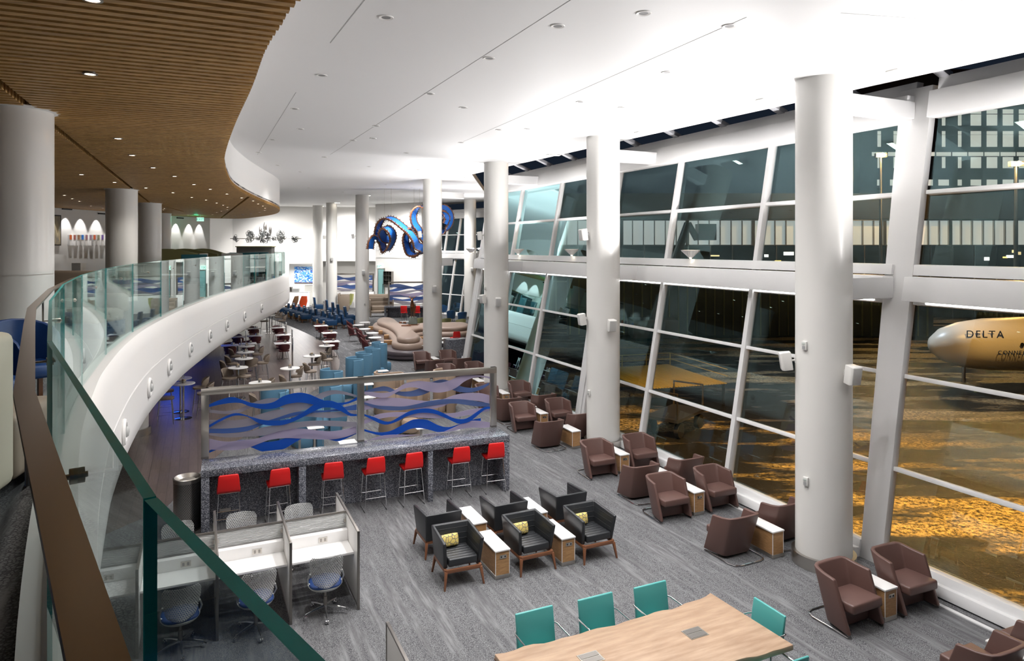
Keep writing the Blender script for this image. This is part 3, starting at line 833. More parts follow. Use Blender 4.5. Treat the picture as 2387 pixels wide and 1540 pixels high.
M['rb_blue'] = ribbon_mat('cobalt_glass', (.008, .10, .52), .80); M['rb_mid'] = ribbon_mat('mid_blue_glass', (.09, .19, .50), .62)
M['rb_slate'] = ribbon_mat('slate_blue_glass', (.13, .20, .42), .62); M['rb_frost'] = ribbon_mat('frosted_glass', (.42, .40, .47), .50, .5)
M['rb_lav'] = ribbon_mat('lavender_frosted_glass', (.50, .45, .60), .62, .5)
def on_screen(px, py):
    u = (px - CX) / FPX; d = b1
    L = (S0.x - u * S0.y) / (u * d.y - d.x); p = S0 + d * L
    return -L, H - (py - HY) * p.y / FPX - zb_
def ribbon(o, sc_, top, bot, m, layer):
    x0 = max(top[0][0], bot[0][0]); x1 = min(top[-1][0], bot[-1][0]); n = max(10, int((x1 - x0) / 45)); xs = [x0 + (x1 - x0) * i / n for i in range(n + 1)]
    T = ci(top, xs); Bt = ci(bot, xs); rings = []
    for x, t, b in zip(xs, T, Bt):
        if b - t < 4: b = t + 4
        X, Z = on_screen(o[0] + x / sc_, o[1] + t / sc_); X2, Z2 = on_screen(o[0] + x / sc_, o[1] + b / sc_)
        Z = min(Z, hh - .135); Z2 = min(Z2, Z - .01); Z2 = max(Z2, .005)
        y = (3 - layer) * .011; rings.append([(X, y, Z), (X, y, Z2), (X2, y + .008, Z2), (X2, y + .008, Z)])
    MB().loft(rings).build('ribbon', m, sr, ang=50)
def tb_(s): return [tuple(float(q) for q in p.split(':')) for p in s.split(',')]
LL = ((480, 880), 6.63)
RIB = [
 ('rb_blue', 5, '50:410,200:345,400:295,550:335,700:385,900:400,1050:370,1200:280,1430:228,1600:255,1750:320,1900:372,2050:385,2200:365,2330:300', '50:450,200:415,400:385,550:390,650:430,800:470,950:482,1100:460,1250:405,1450:380,1600:400,1750:430,1900:435,2050:425,2200:395,2330:345'),
 ('rb_frost', 1, '50:495,300:520,500:490,700:400,900:335,1100:320,1250:370,1400:390,1600:330,1800:230,1980:195,2150:220,2330:275', '50:540,200:560,500:550,700:465,900:420,1100:445,1250:495,1400:512,1550:495,1700:400,1850:300,2000:255,2150:265,2330:305'),
 ('rb_blue', 6, '50:725,200:640,400:552,520:545,700:600,900:650,1100:655,1300:630,1500:530,1650:420,1800:355,1950:355,2100:425,2220:540,2330:560', '50:765,200:680,400:590,520:578,650:600,800:690,950:728,1150:728,1300:690,1500:600,1650:520,1800:460,1950:460,2100:520,2220:585,2330:585'),
 ('rb_frost', 2, '50:655,350:662,600:640,850:560,1100:495,1350:490,1600:540,2330:510', '50:790,350:790,650:755,900:690,1150:640,1500:600,1750:615,1950:625,2150:600,2330:570'),
 ('rb_mid', 3, '50:790,350:785,650:750,900:680,1100:620,1350:540,1600:510,1900:500,2330:410', '50:855,350:858,650:820,900:720,1100:660,1350:590,1600:550,1900:525,2330:500'),
 ('rb_frost', 4, '50:860,400:862,700:820,900:760,1150:720,1450:680,1750:660,2000:665,2330:685', '50:885,300:920,600:910,900:890,1150:820,1450:770,1700:745,2000:750,2330:760'),
 ('rb_lav', 2, '50:945,300:990,550:970,800:940,1000:860,1250:790,1500:790,1750:820,1950:830,2150:800,2330:745', '50:1110,300:1125,600:1100,850:1010,1000:960,1250:935,1500:945,1750:955,1950:955,2150:920,2330:860'),
 ('rb_blue', 1, '50:1130,250:1050,450:985,600:965,750:985,900:1000,1100:980,1250:930,1450:860,1650:850,1850:880,2050:905,2200:890,2330:830', '50:1165,250:1090,450:1060,600:1065,700:1080,850:1140,1000:1155,1200:1110,1400:990,1550:920,1700:920,1900:960,2050:985,2200:930,2330:870'),
]
RIB2 = [
 ('rb_lav', 5, '190:345,300:350,500:365,650:330,800:230,1000:180,1200:195,1350:210,1500:175,1650:110,1850:88,2000:95,2130:115', '190:385,400:435,550:430,700:350,850:285,1000:285,1150:330,1300:360,1450:345,1600:290,1750:180,1900:125,2050:125,2130:150'),
 ('rb_slate', 1, '190:350,350:300,500:268,600:290,700:340,850:350,1000:320,1200:220,1380:165,1500:180,1650:255,1850:295,2000:265,2130:210', '190:362,400:345,550:345,650:380,800:420,950:425,1100:400,1250:330,1400:230,1550:320,1700:360,1850:360,2000:320,2130:245'),
 ('rb_lav', 2, '190:500,400:455,600:443,800:455,1000:480,1200:495,1400:470,1600:400,1800:368,2000:375,2130:405', '190:640,400:590,600:570,800:590,1000:620,1200:620,1400:580,1600:500,1800:480,2000:500,2130:545'),
 ('rb_slate', 4, '190:510,400:560,600:570,800:575,1000:540,1200:490,1400:465,1700:465,1900:490,2130:530', '190:540,400:610,600:635,800:630,1000:600,1200:570,1400:540,1600:530,1900:570,2130:580'),
 ('rb_lav', 3, '190:790,400:700,600:670,800:665,1000:675,1200:670,1400:685,1600:675,1800:630,2130:585', '190:850,400:775,600:740,800:735,1000:745,1300:760,1500:755,1800:710,2130:645'),
 ('rb_blue', 6, '190:690,350:740,500:800,600:800,750:720,900:640,1100:605,1250:615,1400:670,1550:745,1700:770,1800:740,1950:640,2050:580,2130:575', '190:715,300:770,450:840,550:850,700:800,850:720,1050:670,1250:680,1400:730,1550:800,1650:840,1800:810,1900:740,2050:620,2130:605'),
 ('rb_blue', 1, '190:930,400:980,600:960,800:860,950:785,1100:780,1200:800,1350:875,1500:900,1650:860,1850:790,2000:760', '190:960,400:1020,550:1035,750:1000,900:930,1050:915,1200:940,1350:980,1500:970,1650:930,1850:880,2000:800'),
 ('rb_lav', 5, '190:1125,400:1040,600:1010,1000:1010,1300:1000,1500:930,1700:840,1850:795,2000:800,2130:820', '190:1140,400:1110,700:1090,1000:1045,1300:1020,1500:975,1700:920,1900:900,2130:915'),
]
for m, ly, t, b in RIB: ribbon(*LL, tb_(t), tb_(b), m, ly)
for m, ly, t, b in RIB2: ribbon((820, 860), 6.63, tb_(t), tb_(b), m, ly)
for px in (576.5, 666, 753, 924, 1000, 1074):
    X, _ = on_screen(px, 950); k = MB().tube([(X, .05, .0), (X, .05, hh - .13)], .003, 5)
    c = k.build('cable', 'steel', sr); f = MB()
    for q in range(7): f.lathe([(.001, -.012), (.009, -.008), (.009, .008), (.001, .012)], 8, (X, .046, .12 + q * .155))
    f.build('clip', 'chrome', c)

# ---- study carrels
D0 = Vector((-2.198, 9.78, 0)); DP = .93; DL = 1.71; HD = 1.126
ck = thing('study_carrels', 'row of white back-to-back study carrels with steel edged divider panels', 'desk', D0, ROT)
def panel(par, x, y0, y1, h, name='divider'):
    MB().box((x, (y0 + y1) / 2, h / 2 + .03), (.022, y1 - y0 - .03, h - .07)).build(name, 'white', par, bevel=.002)
    e = MB(); e.box((x, (y0 + y1) / 2, h - .012), (.036, y1 - y0, .024)); e.box((x, y0 + .012, h / 2), (.036, .024, h)); e.box((x, y1 - .012, h / 2), (.036, .024, h))
    e.box((x, (y0 + y1) / 2, .045), (.03, y1 - y0, .02))
    e.build('edge_frame', 'steel_dark', par, bevel=.003)
for i in range(5): panel(ck, -i * DP, 0, DL, HD)
m_tex = mat('rippled_glass', (.88, .89, .89), .2, spec=.6); k_ = NT(m_tex)
wv = k_.n('ShaderNodeTexWave'); wv.inputs['Scale'].default_value = 6; wv.inputs['Distortion'].default_value = 6; wv.bands_direction = 'Z'; wv.inputs['Detail'].default_value = 2
k_.l(k_.coord('Object', (1, 1, 3)), wv.inputs['Vector']); k_.bump(wv.outputs['Fac'], .02, .9); k_.p.inputs['Alpha'].default_value = .8
for i in range(4):
    xc = -(i + .5) * DP; w = DP - .03
    for sy in (0, 1):
        y = lambda v: v if sy == 0 else DL - v
        MB().box((xc, (y(.26) + y(.72)) / 2, .715), (w, .47, .032)).build('worktop', 'top', ck, bevel=.003)
        MB().box((xc, (y(.70) + y(.80)) / 2, .80), (w, .10, .18)).build('ledge', 'top', ck, bevel=.003)
        o = MB().box((xc + .08, y(.697), .80), (.13, .008, .075)).build('outlet', 'steel', ck)
        for q in (-.03, .03): MB().box((xc + .08 + q, y(.692), .80), (.03, .004, .045)).build('socket', 'steel_dark', o)
    MB().box((xc, DL / 2, 1.00), (w, .012, .21)).build('screen', m_tex, ck)
    MB().box((xc, DL / 2, HD - .012), (w, .03, .026)).build('screen_rail', 'steel_dark', ck)
    MB().box((xc, DL / 2, .52), (w, .03, .10)).build('crossbeam', 'steel_dark', ck)
    for s in (-1, 1): MB().box((xc + s * (w / 2 - .015), DL / 2, .98), (.03, .03, .05)).build('clip', 'steel', ck)

def task_chair():
    r = thing('task_chair', '', 'office chair')
    # perforated back: curved sheet
    n, q = 14, 12; rings = []
    for j in range(q + 1):
        v = j / q; z = .47 + v * .43; hw = .155 + .075 * math.sin(min(v, .75) / .75 * PI / 2) - max(0, v - .86) ** 1.3 * .55 + (-.05 * (1 - min(1, v / .12)) ** 2)
        yb = .235 + .03 * v - .04 * math.sin(v * PI)
        ring = []
        for i in range(n + 1):
            u = -1 + 2 * i / n; ring.append((u * hw, yb - .07 * u * u, z))
        for i in range(n, -1, -1):
            u = -1 + 2 * i / n; ring.append((u * hw, yb - .07 * u * u + .008, z))
        rings.append(ring)
    MB().loft(rings).build('backrest', 'perf_plastic', r, ang=60)
    # outer frame hoop that joins back to the seat pan
    MB().tube([(-.215, .15, .66), (-.245, .10, .56), (-.235, .02, .47), (-.15, .05, .425), (0, .07, .415), (.15, .05, .425), (.235, .02, .47), (.245, .10, .56), (.215, .15, .66)], .011, 8).build('hoop', 'grey_plastic', r)
    s = MB(); pr = []
    for j, (k_, z) in enumerate([(.9, .425), (1, .44), (1, .455), (.93, .47), (.5, .473)]):
        pr.append([(.225 * k_ * math.copysign(abs(math.cos(a)) ** .7, math.cos(a)), -.02 + .22 * k_ * math.copysign(abs(math.sin(a)) ** .7, math.sin(a)), z) for a in [2 * PI * i / 28 for i in range(28)]])
    s.loft(pr).build('seat', 'blue_seat', r, ang=50)
    MB().lathe([(.22, .40), (.238, .425), (.238, .435), (.20, .435)], 28, (0, -.02, 0)).build('seat_pan', 'grey_plastic', r)
    MB().lathe([(.028, .09), (.028, .25), (.018, .25), (.018, .40)], 14).build('gas_lift', 'steel_dark', r)
    for i in range(5):
        a = R(90 + 72 * i); c, s_ = math.cos(a), math.sin(a)
        l = MB().tube([(.02 * c, .02 * s_, .12), (.15 * c, .15 * s_, .105), (.29 * c, .29 * s_, .075)], [.02, .015, .011], 8).build('base_spoke', 'chrome', r)
        w = MB(); 
        for d in (-.013, .013):
            T = Matrix.Translation((.29 * c - s_ * d, .29 * s_ + c * d, .03)) @ Matrix.Rotation(a, 4, 'Z') @ Matrix.Rotation(R(90), 4, 'X'); w.T = T
            w.lathe([(.0005, -.009), (.028, -.007), (.028, .007), (.0005, .009)], 14)
        w.build('caster', 'chrome', l)
    return r
P_task = Proto(task_chair())
def dloc(b_, a_): p = D0 + B * b_ + A * a_; return (p.x, p.y, 0)
for i, (b_, a_, rz) in enumerate(((-.45, .10, PI - .08), (-1.38, .02, PI + .15), (-2.30, .0, PI + .1))):
    P_task(dloc(b_, a_), ROT + rz, 'grey perforated task chair with blue seat, near side of the carrels, %s from the right' % ordn[i], 'task chairs at the study carrels')
for i, (b_, a_, rz) in enumerate(((-.56, 1.83, .05), (-1.47, 1.85, -.1), (-2.36, 1.85, .1))):
    P_task(dloc(b_, a_), ROT + rz, 'grey perforated task chair on the far side of the carrels, %s from the right' % ordn[i], 'task chairs at the study carrels')
# lone privacy panel at the lower edge of the view
pv = thing('privacy_screen', 'steel edged grey privacy panel beside the live edge table', 'panel', (-1.357, 7.43, 0), ROT)
panel(pv, 0, -1.7, 0, HD, 'board')

# ---- waste bin
wbn = thing('waste_bin', 'perforated steel waste bin standing left of the speckled counter', 'bin', (-6.0, 12.62, 0))
MB().lathe([(.24, .02), (.24, .90)], 40).build('bin_body', 'perf_steel', wbn)
MB().lathe([(.245, .0), (.245, .03)], 40).build('bin_base', 'steel', wbn)
MB().lathe([(.243, .88), (.247, .945), (.225, .955), (.135, .90), (.13, .86)], 40, cap=False).build('bin_lid', 'steel', wbn)
MB().lathe([(.001, .86), (.134, .861)], 30, cap=False).build('bin_opening', 'black', wbn)

# ---- live edge table
lt = thing('live_edge_table', 'long live edge timber table with two flush power hatches', 'table', (2.57, 8.76, 0), ROT)
rnd = random.Random(3); N = 26; LT = 3.05; WT = 1.26
back = [(-LT * i / N, -.02 + .012 * math.sin(i * .9) + .012 * math.sin(i * 1.7 + 1) + rnd.uniform(-.006, .006) + (.05 if i == 0 else 0) - .05 * math.sin(PI * i / N)) for i in range(N + 1)]
front = [(-LT * (N - i) / N + (.06 if i == N else 0), -WT + .015 * math.sin(i * .7 + 1) + .01 * math.sin(i * 1.9) + .05 * math.sin(PI * i / N)) for i in range(N + 1)]
poly = back + front
MB().prism(poly, .685, .75).build('table_top', 'slab', lt, bevel=.012, seg=2)
for s_ in (1,): MB().prism([(x, y + .006) for x, y in back] + [(x, y - .05) for x, y in reversed(back)], .68, .70).build('bark_edge', 'wood_dark', lt)
for x in (-.55, -2.45):
    f = MB(); f.bar((x, -.2, .66), (x, -1.06, .66), .06, .05); f.bar((x, -.2, .02), (x, -1.06, .02), .06, .04)
    f.build('leg_frame', 'steel_dark', lt, bevel=.004)
    for y in (-.22, -1.04): MB().box((x, y, .33), (.06, .06, .64)).build('leg', 'steel_dark', lt, bevel=.004)
for (px, py) in ((1620, 1475), (1377, 1533)):
    w_ = at(px, py, .75); d_ = w_ - Vector((2.57, 8.76, 0)); lx, ly = d_.x * B.x + d_.y * B.y, d_.x * A.x + d_.y * A.y
    h_ = MB().box((lx, ly, .752), (.25, .19, .006)).build('power_hatch', 'steel', lt)
    for q in (-.045, .045): MB().box((lx, ly + q, .756), (.22, .075, .004)).build('hatch_flap', 'steel_dark', h_)

def teal_chair():
    r = thing('meeting_chair', '', 'chair')
    MB().box((0, -.02, .455), (.50, .48, .05)).build('seat', 'teal', r, bevel=.016, seg=3, ang=60)
    MB().loft([[(-.25, .22, .46), (.25, .22, .46), (.25, .265, .44), (-.25, .265, .44)], [(-.25, .255, .70), (.25, .255, .70), (.25, .29, .70), (-.25, .29, .70)], [(-.25, .285, .86), (.25, .285, .86), (.25, .315, .86), (-.25, .315, .86)]]).build('backrest', 'teal', r, bevel=.011, seg=3, ang=60)
    for s in (-1, 1):
        MB().tube([(s * .265, .28, .66), (s * .28, .22, .665), (s * .28, -.20, .665), (s * .28, -.25, .62), (s * .28, -.27, .05), (s * .28, -.24, .014), (s * .28, .24, .014)], .011, 8).build('arm_frame', 'chrome', r)
    MB().tube([(-.28, .24, .014), (.28, .24, .014)], .011, 8).build('cross_bar', 'chrome', r)
    MB().tube([(-.28, -.15, .42), (.28, -.15, .42)], .009, 8).build('seat_bar', 'chrome', r)
    return r
P_teal = Proto(teal_chair())
for (x, y), w in zip(((.39, 7.90), (1.16, 8.22), (1.90, 8.52)), ('leftmost', 'middle', 'rightmost')):
    P_teal((x, y, 0), ROT, 'teal leather chair behind the live edge table, %s of three' % w, 'teal chairs at the live edge table')
P_teal((2.84, 8.12, 0), ROT - PI / 2, 'teal leather chair at the right end of the live edge table', 'teal chairs at the live edge table')
P_teal((2.80, 7.42, 0), ROT + PI, 'teal leather chair on the near side of the live edge table', 'teal chairs at the live edge table')

# ---- fittings on the columns
def speaker():
    r = thing('wall_speaker', '', 'speaker')      # origin at bracket, front = -y
    m = MB(); m.loft([[(-.095, -.24, -.14), (.095, -.24, -.14), (.095, -.24, .14), (-.095, -.24, .14)], [(-.11, -.20, -.15), (.11, -.20, -.15), (.11, -.20, .15), (-.11, -.20, .15)], [(-.085, -.06, -.15), (.085, -.06, -.15), (.085, -.06, .15), (-.085, -.06, .15)]])
    m.build('cabinet', 'screen_paint', r, bevel=.012, seg=3)
    MB().box((0, -.2415, 0), (.17, .004, .26)).build('grille', mat('grille_grey', (.50, .50, .49), .7), r, bevel=.001)
    k = MB(); k.tube([(0, 0, 0), (0, -.08, 0)], .016, 8); k.box((0, -.005, 0), (.06, .012, .10)); k.build('bracket', 'white', r)
    return r
P_sp = Proto(speaker())
def on_col(ci_, px, py, extra=RC):
    """bearing on column ci_ whose surface point shows at px"""
    cx, cy = COLS[ci_][0], COLS[ci_][1]
    u = (px - CX) / FPX; best = None
    for k in range(-170, 171):
        a = math.atan2(-cy, -cx) + R(k * .75); q = Vector((cx + extra * math.cos(a), cy + extra * math.sin(a), 0))
        e = abs(q.x / q.y - u)
        if best is None or e < best[0] - 1e-6: best = (e, a, q)
    return best[1], best[2], H - (py - HY) * best[2].y / FPX
SPK = [(0, 1836, 838, 'left side of the nearest column'), (0, 1984, 870, 'right side of the nearest column'), (1, 1362, 545, 'upper left of the second column'), (1, 1425, 756, 'right face of the second column'),
       (1, 1359, 742, 'lower left of the second column'), (2, 1120, 548, 'upper left of the third column'), (2, 1161, 702, 'front of the third column'), (2, 1127, 695, 'lower left of the third column'),
       (3, 979, 545, 'upper left of the fourth column'), (3, 1012, 672, 'front of the fourth column'), (4, 822, 550, 'upper left of the fifth column'), (4, 847, 634, 'front of the fifth column'),
       (5, 757, 552, 'upper left of the sixth column'), (5, 774, 603, 'front of the sixth column'), (7, 1100, 628, 'front of the column by the far windows'), (8, 934, 608, 'column by the far white wall')]
for i, px, py, w in SPK:
    a, q, z = on_col(i, px, py, RC + .12)
    cx, cy = COLS[i]; q = Vector((cx + RC * math.cos(a), cy + RC * math.sin(a), z))
    o = P_sp(q, a + PI / 2, 'white wall speaker mounted on the ' + w, 'white speakers on the columns')
    o.rotation_euler.x = R(8)
P_al = None
for i, px, py, w in ((0, 1877, 805, 'nearest column, upper'), (0, 1880, 1121, 'nearest column, lower'), (1, 1374, 915, 'second column'), (2, 1133, 672, 'third column, upper'), (2, 1134, 827, 'third column, lower'), (3, 988, 775, 'fourth column'), (4, 850, 708, 'fifth column')):
    a, q, z = on_col(i, px, py)
    if P_al is None:
        r = thing('alarm_box', '', 'alarm'); MB().box((0, -.02, 0), (.09, .04, .14)).build('housing', 'screen_paint', r, bevel=.006)
        MB().box((0, -.042, .03), (.06, .012, .04)).build('strobe', 'glass_clear', r); MB().box((0, -.041, -.03), (.055, .004, .05)).build('grille', mat('alarm_grille', (.35, .35, .35), .6), r)
        P_al = Proto(r)
    P_al((q.x, q.y, z), a + PI / 2, 'small white alarm box with strobe on the ' + w, 'alarm boxes on the columns')
# ================================================================ DINING AND LOUNGE, MIDDLE DISTANCE
def face(f):
    return math.atan2(f.y, f.x) + PI / 2
DIR = {'R': B, 'L': -B, 'F': -A, 'K': A, 'FR': (B - A), 'FL': (-B - A)}

def bucket(name, cat, m, zs, back=True):
    r = thing(name, '', cat)
    n = 12; rings = []
    # upholstered pan with a wrap-around back
    for j, (zz, k_) in enumerate([(-.03, .75), (-.02, .98), (.03, 1), (.045, .9)]):
        rings.append([(.235 * k_ * math.copysign(abs(math.cos(a)) ** .75, math.cos(a)), .0 + .215 * k_ * math.copysign(abs(math.sin(a)) ** .75, math.sin(a)), zs + zz) for a in [2 * PI * i / 24 for i in range(24)]])
    MB().loft(rings).build('seat', m, r, ang=50)
    if back:
        rings = []
        for i in range(n + 1):
            u = -1 + 2 * i / n; a = u * R(78); ro = .25; y = -.02 + ro * math.cos(a); x = .255 * math.sin(a)
            h = .33 - .10 * abs(u) ** 3; lo = .02 + .07 * abs(u); lean = .05
            nx, ny = math.sin(a) * .028, math.cos(a) * .028
            rings.append([(x, y, zs + lo), (x * 1.04, y + lean, zs + h), (x * 1.04 - nx, y + lean - ny, zs + h), (x - nx, y - ny, zs + lo)])
        MB().loft(rings).build('backrest', m, r, bevel=.008, ang=60)
    for sx in (-1, 1):
        for sy in (-1, 1):
            MB().tube([(sx * .15, sy * .13, zs - .03), (sx * .215, sy * .215, 0)], .010, 6).build('leg', 'chrome', r)
    if zs > .6:
        f = MB(); q = .15 + .065 * (zs - .3) / zs
        f.tube([(-q, -q, .28), (q, -q, .28), (q, q, .28), (-q, q, .28)], .007, 6, closed=True); f.build('footrest', 'chrome', r)
    return r
P_hi = Proto(bucket('bar_stool', 'stool', 'tan', .74)); P_bk = Proto(bucket('backless_stool', 'stool', 'tan', .74, False))
P_ma = Proto(bucket('dining_chair', 'chair', 'maroon', .46))

def hi_table(twin=False):
    r = thing('high_table', '', 'table')
    MB().lathe([(.30, 1.045), (.325, 1.05), (.325, 1.07), (.32, 1.075)], 36).build('table_top', 'top', r)
    m = MB()
    for dx in ((-.05, .05) if twin else (0,)): m.tube([(dx, 0, .03), (dx, 0, 1.045)], .032, 10)
    m.build('pedestal', 'chrome', r)
    MB().lathe([(.25, 0), (.25, .012), (.06, .03)], 30).build('base_plate', 'chrome', r)
    return r
P_ht = Proto(hi_table())
def caddy():
    r = thing('condiment_caddy', '', 'caddy')
    MB().box((0, 0, .035), (.07, .10, .07)).build('holder', 'steel', r, bevel=.004)
    MB().box((.0, .0, .085), (.05, .08, .06)).build('sweetener_packets', mat('paper_tan', (.42, .33, .22), .8), r)
    for x in (-.08, .085): MB().lathe([(.022, 0), (.022, .06), (.014, .075), (.016, .09)], 10, (x, .01, 0)).build('shaker', 'chrome', r)
    return r
P_cd = Proto(caddy())
def tabz(px, py, z): return at(px, py, z)
HT = [(421, 881, 'behind the nearest tall table'), (427.5, 893, 'nearest the round fascia lights'), (606, 891, 'just above the steel top rail'), (555, 856, 'lower end of the aisle row'), (568.5, 835, 'second in the aisle row'), (572, 820, 'third in the aisle row'),
      (575, 806, 'far end of the aisle row, by the maroon table'), (676, 857.5, 'second in the slanting row'), (727, 829, 'third in the slanting row'), (762, 805, 'far end of the slanting row')]
for i, (px, py, w) in enumerate(HT):
    p = at(px, py, 1.07); P_ht((p.x, p.y, 0), ROT, 'round white topped tall table, ' + w, 'tall round tables')
    P_cd((p.x, p.y, 1.076), ROT + i * .7, 'condiment caddy on the tall table, ' + w, 'condiment caddies')
for px, py, w in ((628, 735, 'nearest of three under the far balcony'), (622, 731, 'middle of three under the far balcony'), (634, 727, 'farthest of three under the far balcony')):
    p = at(px, py, 1.07); P_ht((p.x, p.y, 0), ROT, 'round white tall table, ' + w, 'tall round tables')
ST = [(523, 866, 'FR', 'left of the lower aisle table'), (556, 862, 'FR', 'cream front seen behind the lower aisle table'), (514.5, 847.5, 'R', 'edge on, left of the lower two aisle tables'), (526, 836, 'R', 'edge on, left of the second aisle table'),
      (535, 819, 'R', 'edge on, left of the third aisle table'), (585.7, 841, 'K', 'broad back to the viewer, right of the aisle row'), (626.5, 832, 'L', 'facing left across the second aisle table'), (613, 813, 'L', 'lit blue on its back, facing left'),
      (637, 889, 'L', 'light back above the steel rail'), (584.6, 927, 'R', 'seen through the blue glass ribbons'), (704, 861, 'L', 'right of the second slanting row table'), (653.7, 882, 'R', 'left of the second slanting row table'),
      (746, 835, 'L', 'right of the third slanting row table'), (709, 853, 'R', 'left of the third slanting row table'), (771, 812, 'L', 'right of the far slanting row table'), (749, 827, 'R', 'left of the far slanting row table'),
      (484, 886, 'L', 'right of the nearest pair of tall tables'), (495, 899, 'L', 'touching the left post of the ribbon screen'), (648.5, 727, 'L', 'far one of three below the balcony end'), (657, 731, 'L', 'middle one of three below the balcony end'), (666, 739, 'L', 'near one of three below the balcony end')]
for px, py, d, w in ST:
    p = at(px, py, .95); f = DIR[d].normalized(); p = p + f * .22
    P_hi((p.x, p.y, 0), face(f), 'tan high stool, ' + w, 'tan high stools')
for px, py, w in ((386, 908, 'farther one left of the nearest tall tables'), (386, 925, 'nearer one left of the nearest tall tables'), (616, 747, 'under the far balcony edge')):
    p = at(px, py, .78); P_bk((p.x, p.y, 0), ROT, 'tan padded backless stool, ' + w, 'tan backless stools')

def din_table(w=.74, d=.62):
    r = thing('dining_table', '', 'table')
    MB().box((0, 0, .735), (w, d, .03)).build('table_top', 'top', r, bevel=.004)
    MB().tube([(0, 0, .03), (0, 0, .72)], .04, 10).build('pedestal', 'steel_dark', r)
    f = MB(); f.box((0, 0, .02), (.5, .06, .03)); f.box((0, 0, .02), (.06, .5, .03)); f.build('base', 'steel_dark', r)
    return r
P_dt = Proto(din_table())
DT = [(748, 758.5, 'right row, farthest', 1), (768, 775, 'right row, middle', 1), (772, 795, 'right row, nearest', 1), (647.5, 763, 'middle row, farthest', 1), (660, 779.5, 'middle row, middle', 1), (659, 799, 'middle row, nearest', 1),
      (591, 765, 'left row, farthest', 1), (594, 781.6, 'left row, middle', 1), (578, 800, 'left row, nearest', 1), (554, 784, 'far left row under the balcony', 1), (536, 804, 'nearest under the balcony', 1)]
for i, (px, py, w, c) in enumerate(DT):
    p = at(px, py, .75); q = Vector((p.x, p.y, 0))
    P_dt(q, ROT, 'square white topped dining table, ' + w, 'square dining tables')
    if i not in (9,): P_cd(Vector((p.x, p.y, .751)) + B * .12 + A * .1, ROT + i, 'condiment caddy on the square dining table, ' + w, 'condiment caddies')
    P_ma(q + A * .48, ROT, 'maroon dining chair on the far side of the table, ' + w, 'maroon dining chairs')
    P_ma(q - A * .50, ROT + PI, 'maroon dining chair, back to the viewer, at the table, ' + w, 'maroon dining chairs')

# glass dividers between the dining tables
def divider():
    r = thing('table_divider', '', 'divider')
    for s in (-1, 1): MB().box((0, s * .11, .62), (.03, .035, 1.24)).build('post', 'chrome', r, bevel=.003)
    MB().box((0, 0, .62), (.012, .185, 1.18)).build('glass_panel', 'glass_clear', r)
    MB().box((0, 0, 1.14), (.03, .05, .16)).build('menu_card', 'top', r)
    return r
P_dv = Proto(divider())
for px, py, w in ((667, 755, 'farthest in the middle row'), (681, 772, 'middle of the middle row'), (682, 791, 'nearest in the middle row'), (573, 776, 'farther in the left row'), (562, 794, 'nearer in the left row')):
    p = at(px, py, 1.15); P_dv((p.x, p.y, 0), ROT, 'chrome and glass divider beside a dining table, ' + w, 'glass table dividers')

# maroon lounge chairs and low tables by the long sofa
def lounge_small():
    r = thing('wire_leg_chair', '', 'chair')
    MB().loft([[(-.27, -.27, .40), (.27, -.27, .40), (.24, .20, .36), (-.24, .20, .36)], [(-.27, -.29, .46), (.27, -.29, .46), (.24, .20, .44), (-.24, .20, .44)]]).build('seat', 'maroon', r, bevel=.02, ang=60)
    rings = []
    for i in range(11):
        u = -1 + i / 5; a = u * R(95); x = .29 * math.sin(a); y = -.05 + .30 * math.cos(a); h = .92 - .26 * abs(u) ** 1.5
        rings.append([(x * .85, y, .40), (x * 1.05, y + .08, h), (x * 1.05 - .03 * math.sin(a), y + .08 - .03 * math.cos(a), h), (x * .85 - .03 * math.sin(a), y - .03 * math.cos(a), .40)])
    MB().loft(rings).build('backrest', 'maroon', r, bevel=.008, ang=60)
    for sx in (-1, 1): MB().tube([(sx * .2, -.2, .38), (sx * .27, -.27, .008), (sx * .27, .25, .008), (sx * .2, .15, .38)], .008, 6).build('leg_frame', 'chrome', r)
    return r
P_ls = Proto(lounge_small())
for px, py, w in ((808, 757, 'farthest'), (811, 769, 'second farthest'), (830, 774, 'third farthest'), (835, 785, 'second nearest'), (842, 799, 'nearest')):
    p = at(px, py, .65) + B * .3; P_ls((p.x, p.y, 0), face(B - A * .25), 'maroon wire legged lounge chair, %s of five beside the sofa tables' % w, 'maroon lounge chairs')
def low_table(z=.6, r0=.33):
    r = thing('round_side_table', '', 'side table')
    MB().lathe([(r0 - .02, z - .025), (r0, z - .02), (r0, z)], 32).build('table_top', 'top', r)
    MB().tube([(0, 0, .01), (0, 0, z - .02)], .02, 8).build('pedestal', 'chrome', r)
    MB().lathe([(.18, 0), (.18, .012), (.03, .02)], 24).build('base_plate', 'chrome', r)
    return r
P_lt = Proto(low_table())
for px, py, w in ((850.5, 750.7, 'farthest right, before the fifth column'), (836, 757, 'left, before the fifth column'), (850, 766, 'third along the sofa'), (868, 775.4, 'fourth along the sofa'), (874, 786, 'fifth along the sofa'), (878, 799, 'nearest, behind the blue pods'),
                  (978, 803, 'before the fourth column by the sofa tip'), (1034, 797, 'right of the fourth column'), (1040, 788, 'by the small stone block'), (945, 749, 'amid the sofa loops')):
    p = at(px, py, .6); P_lt((p.x, p.y, 0), 0, 'round white low table, ' + w, 'round white low tables')

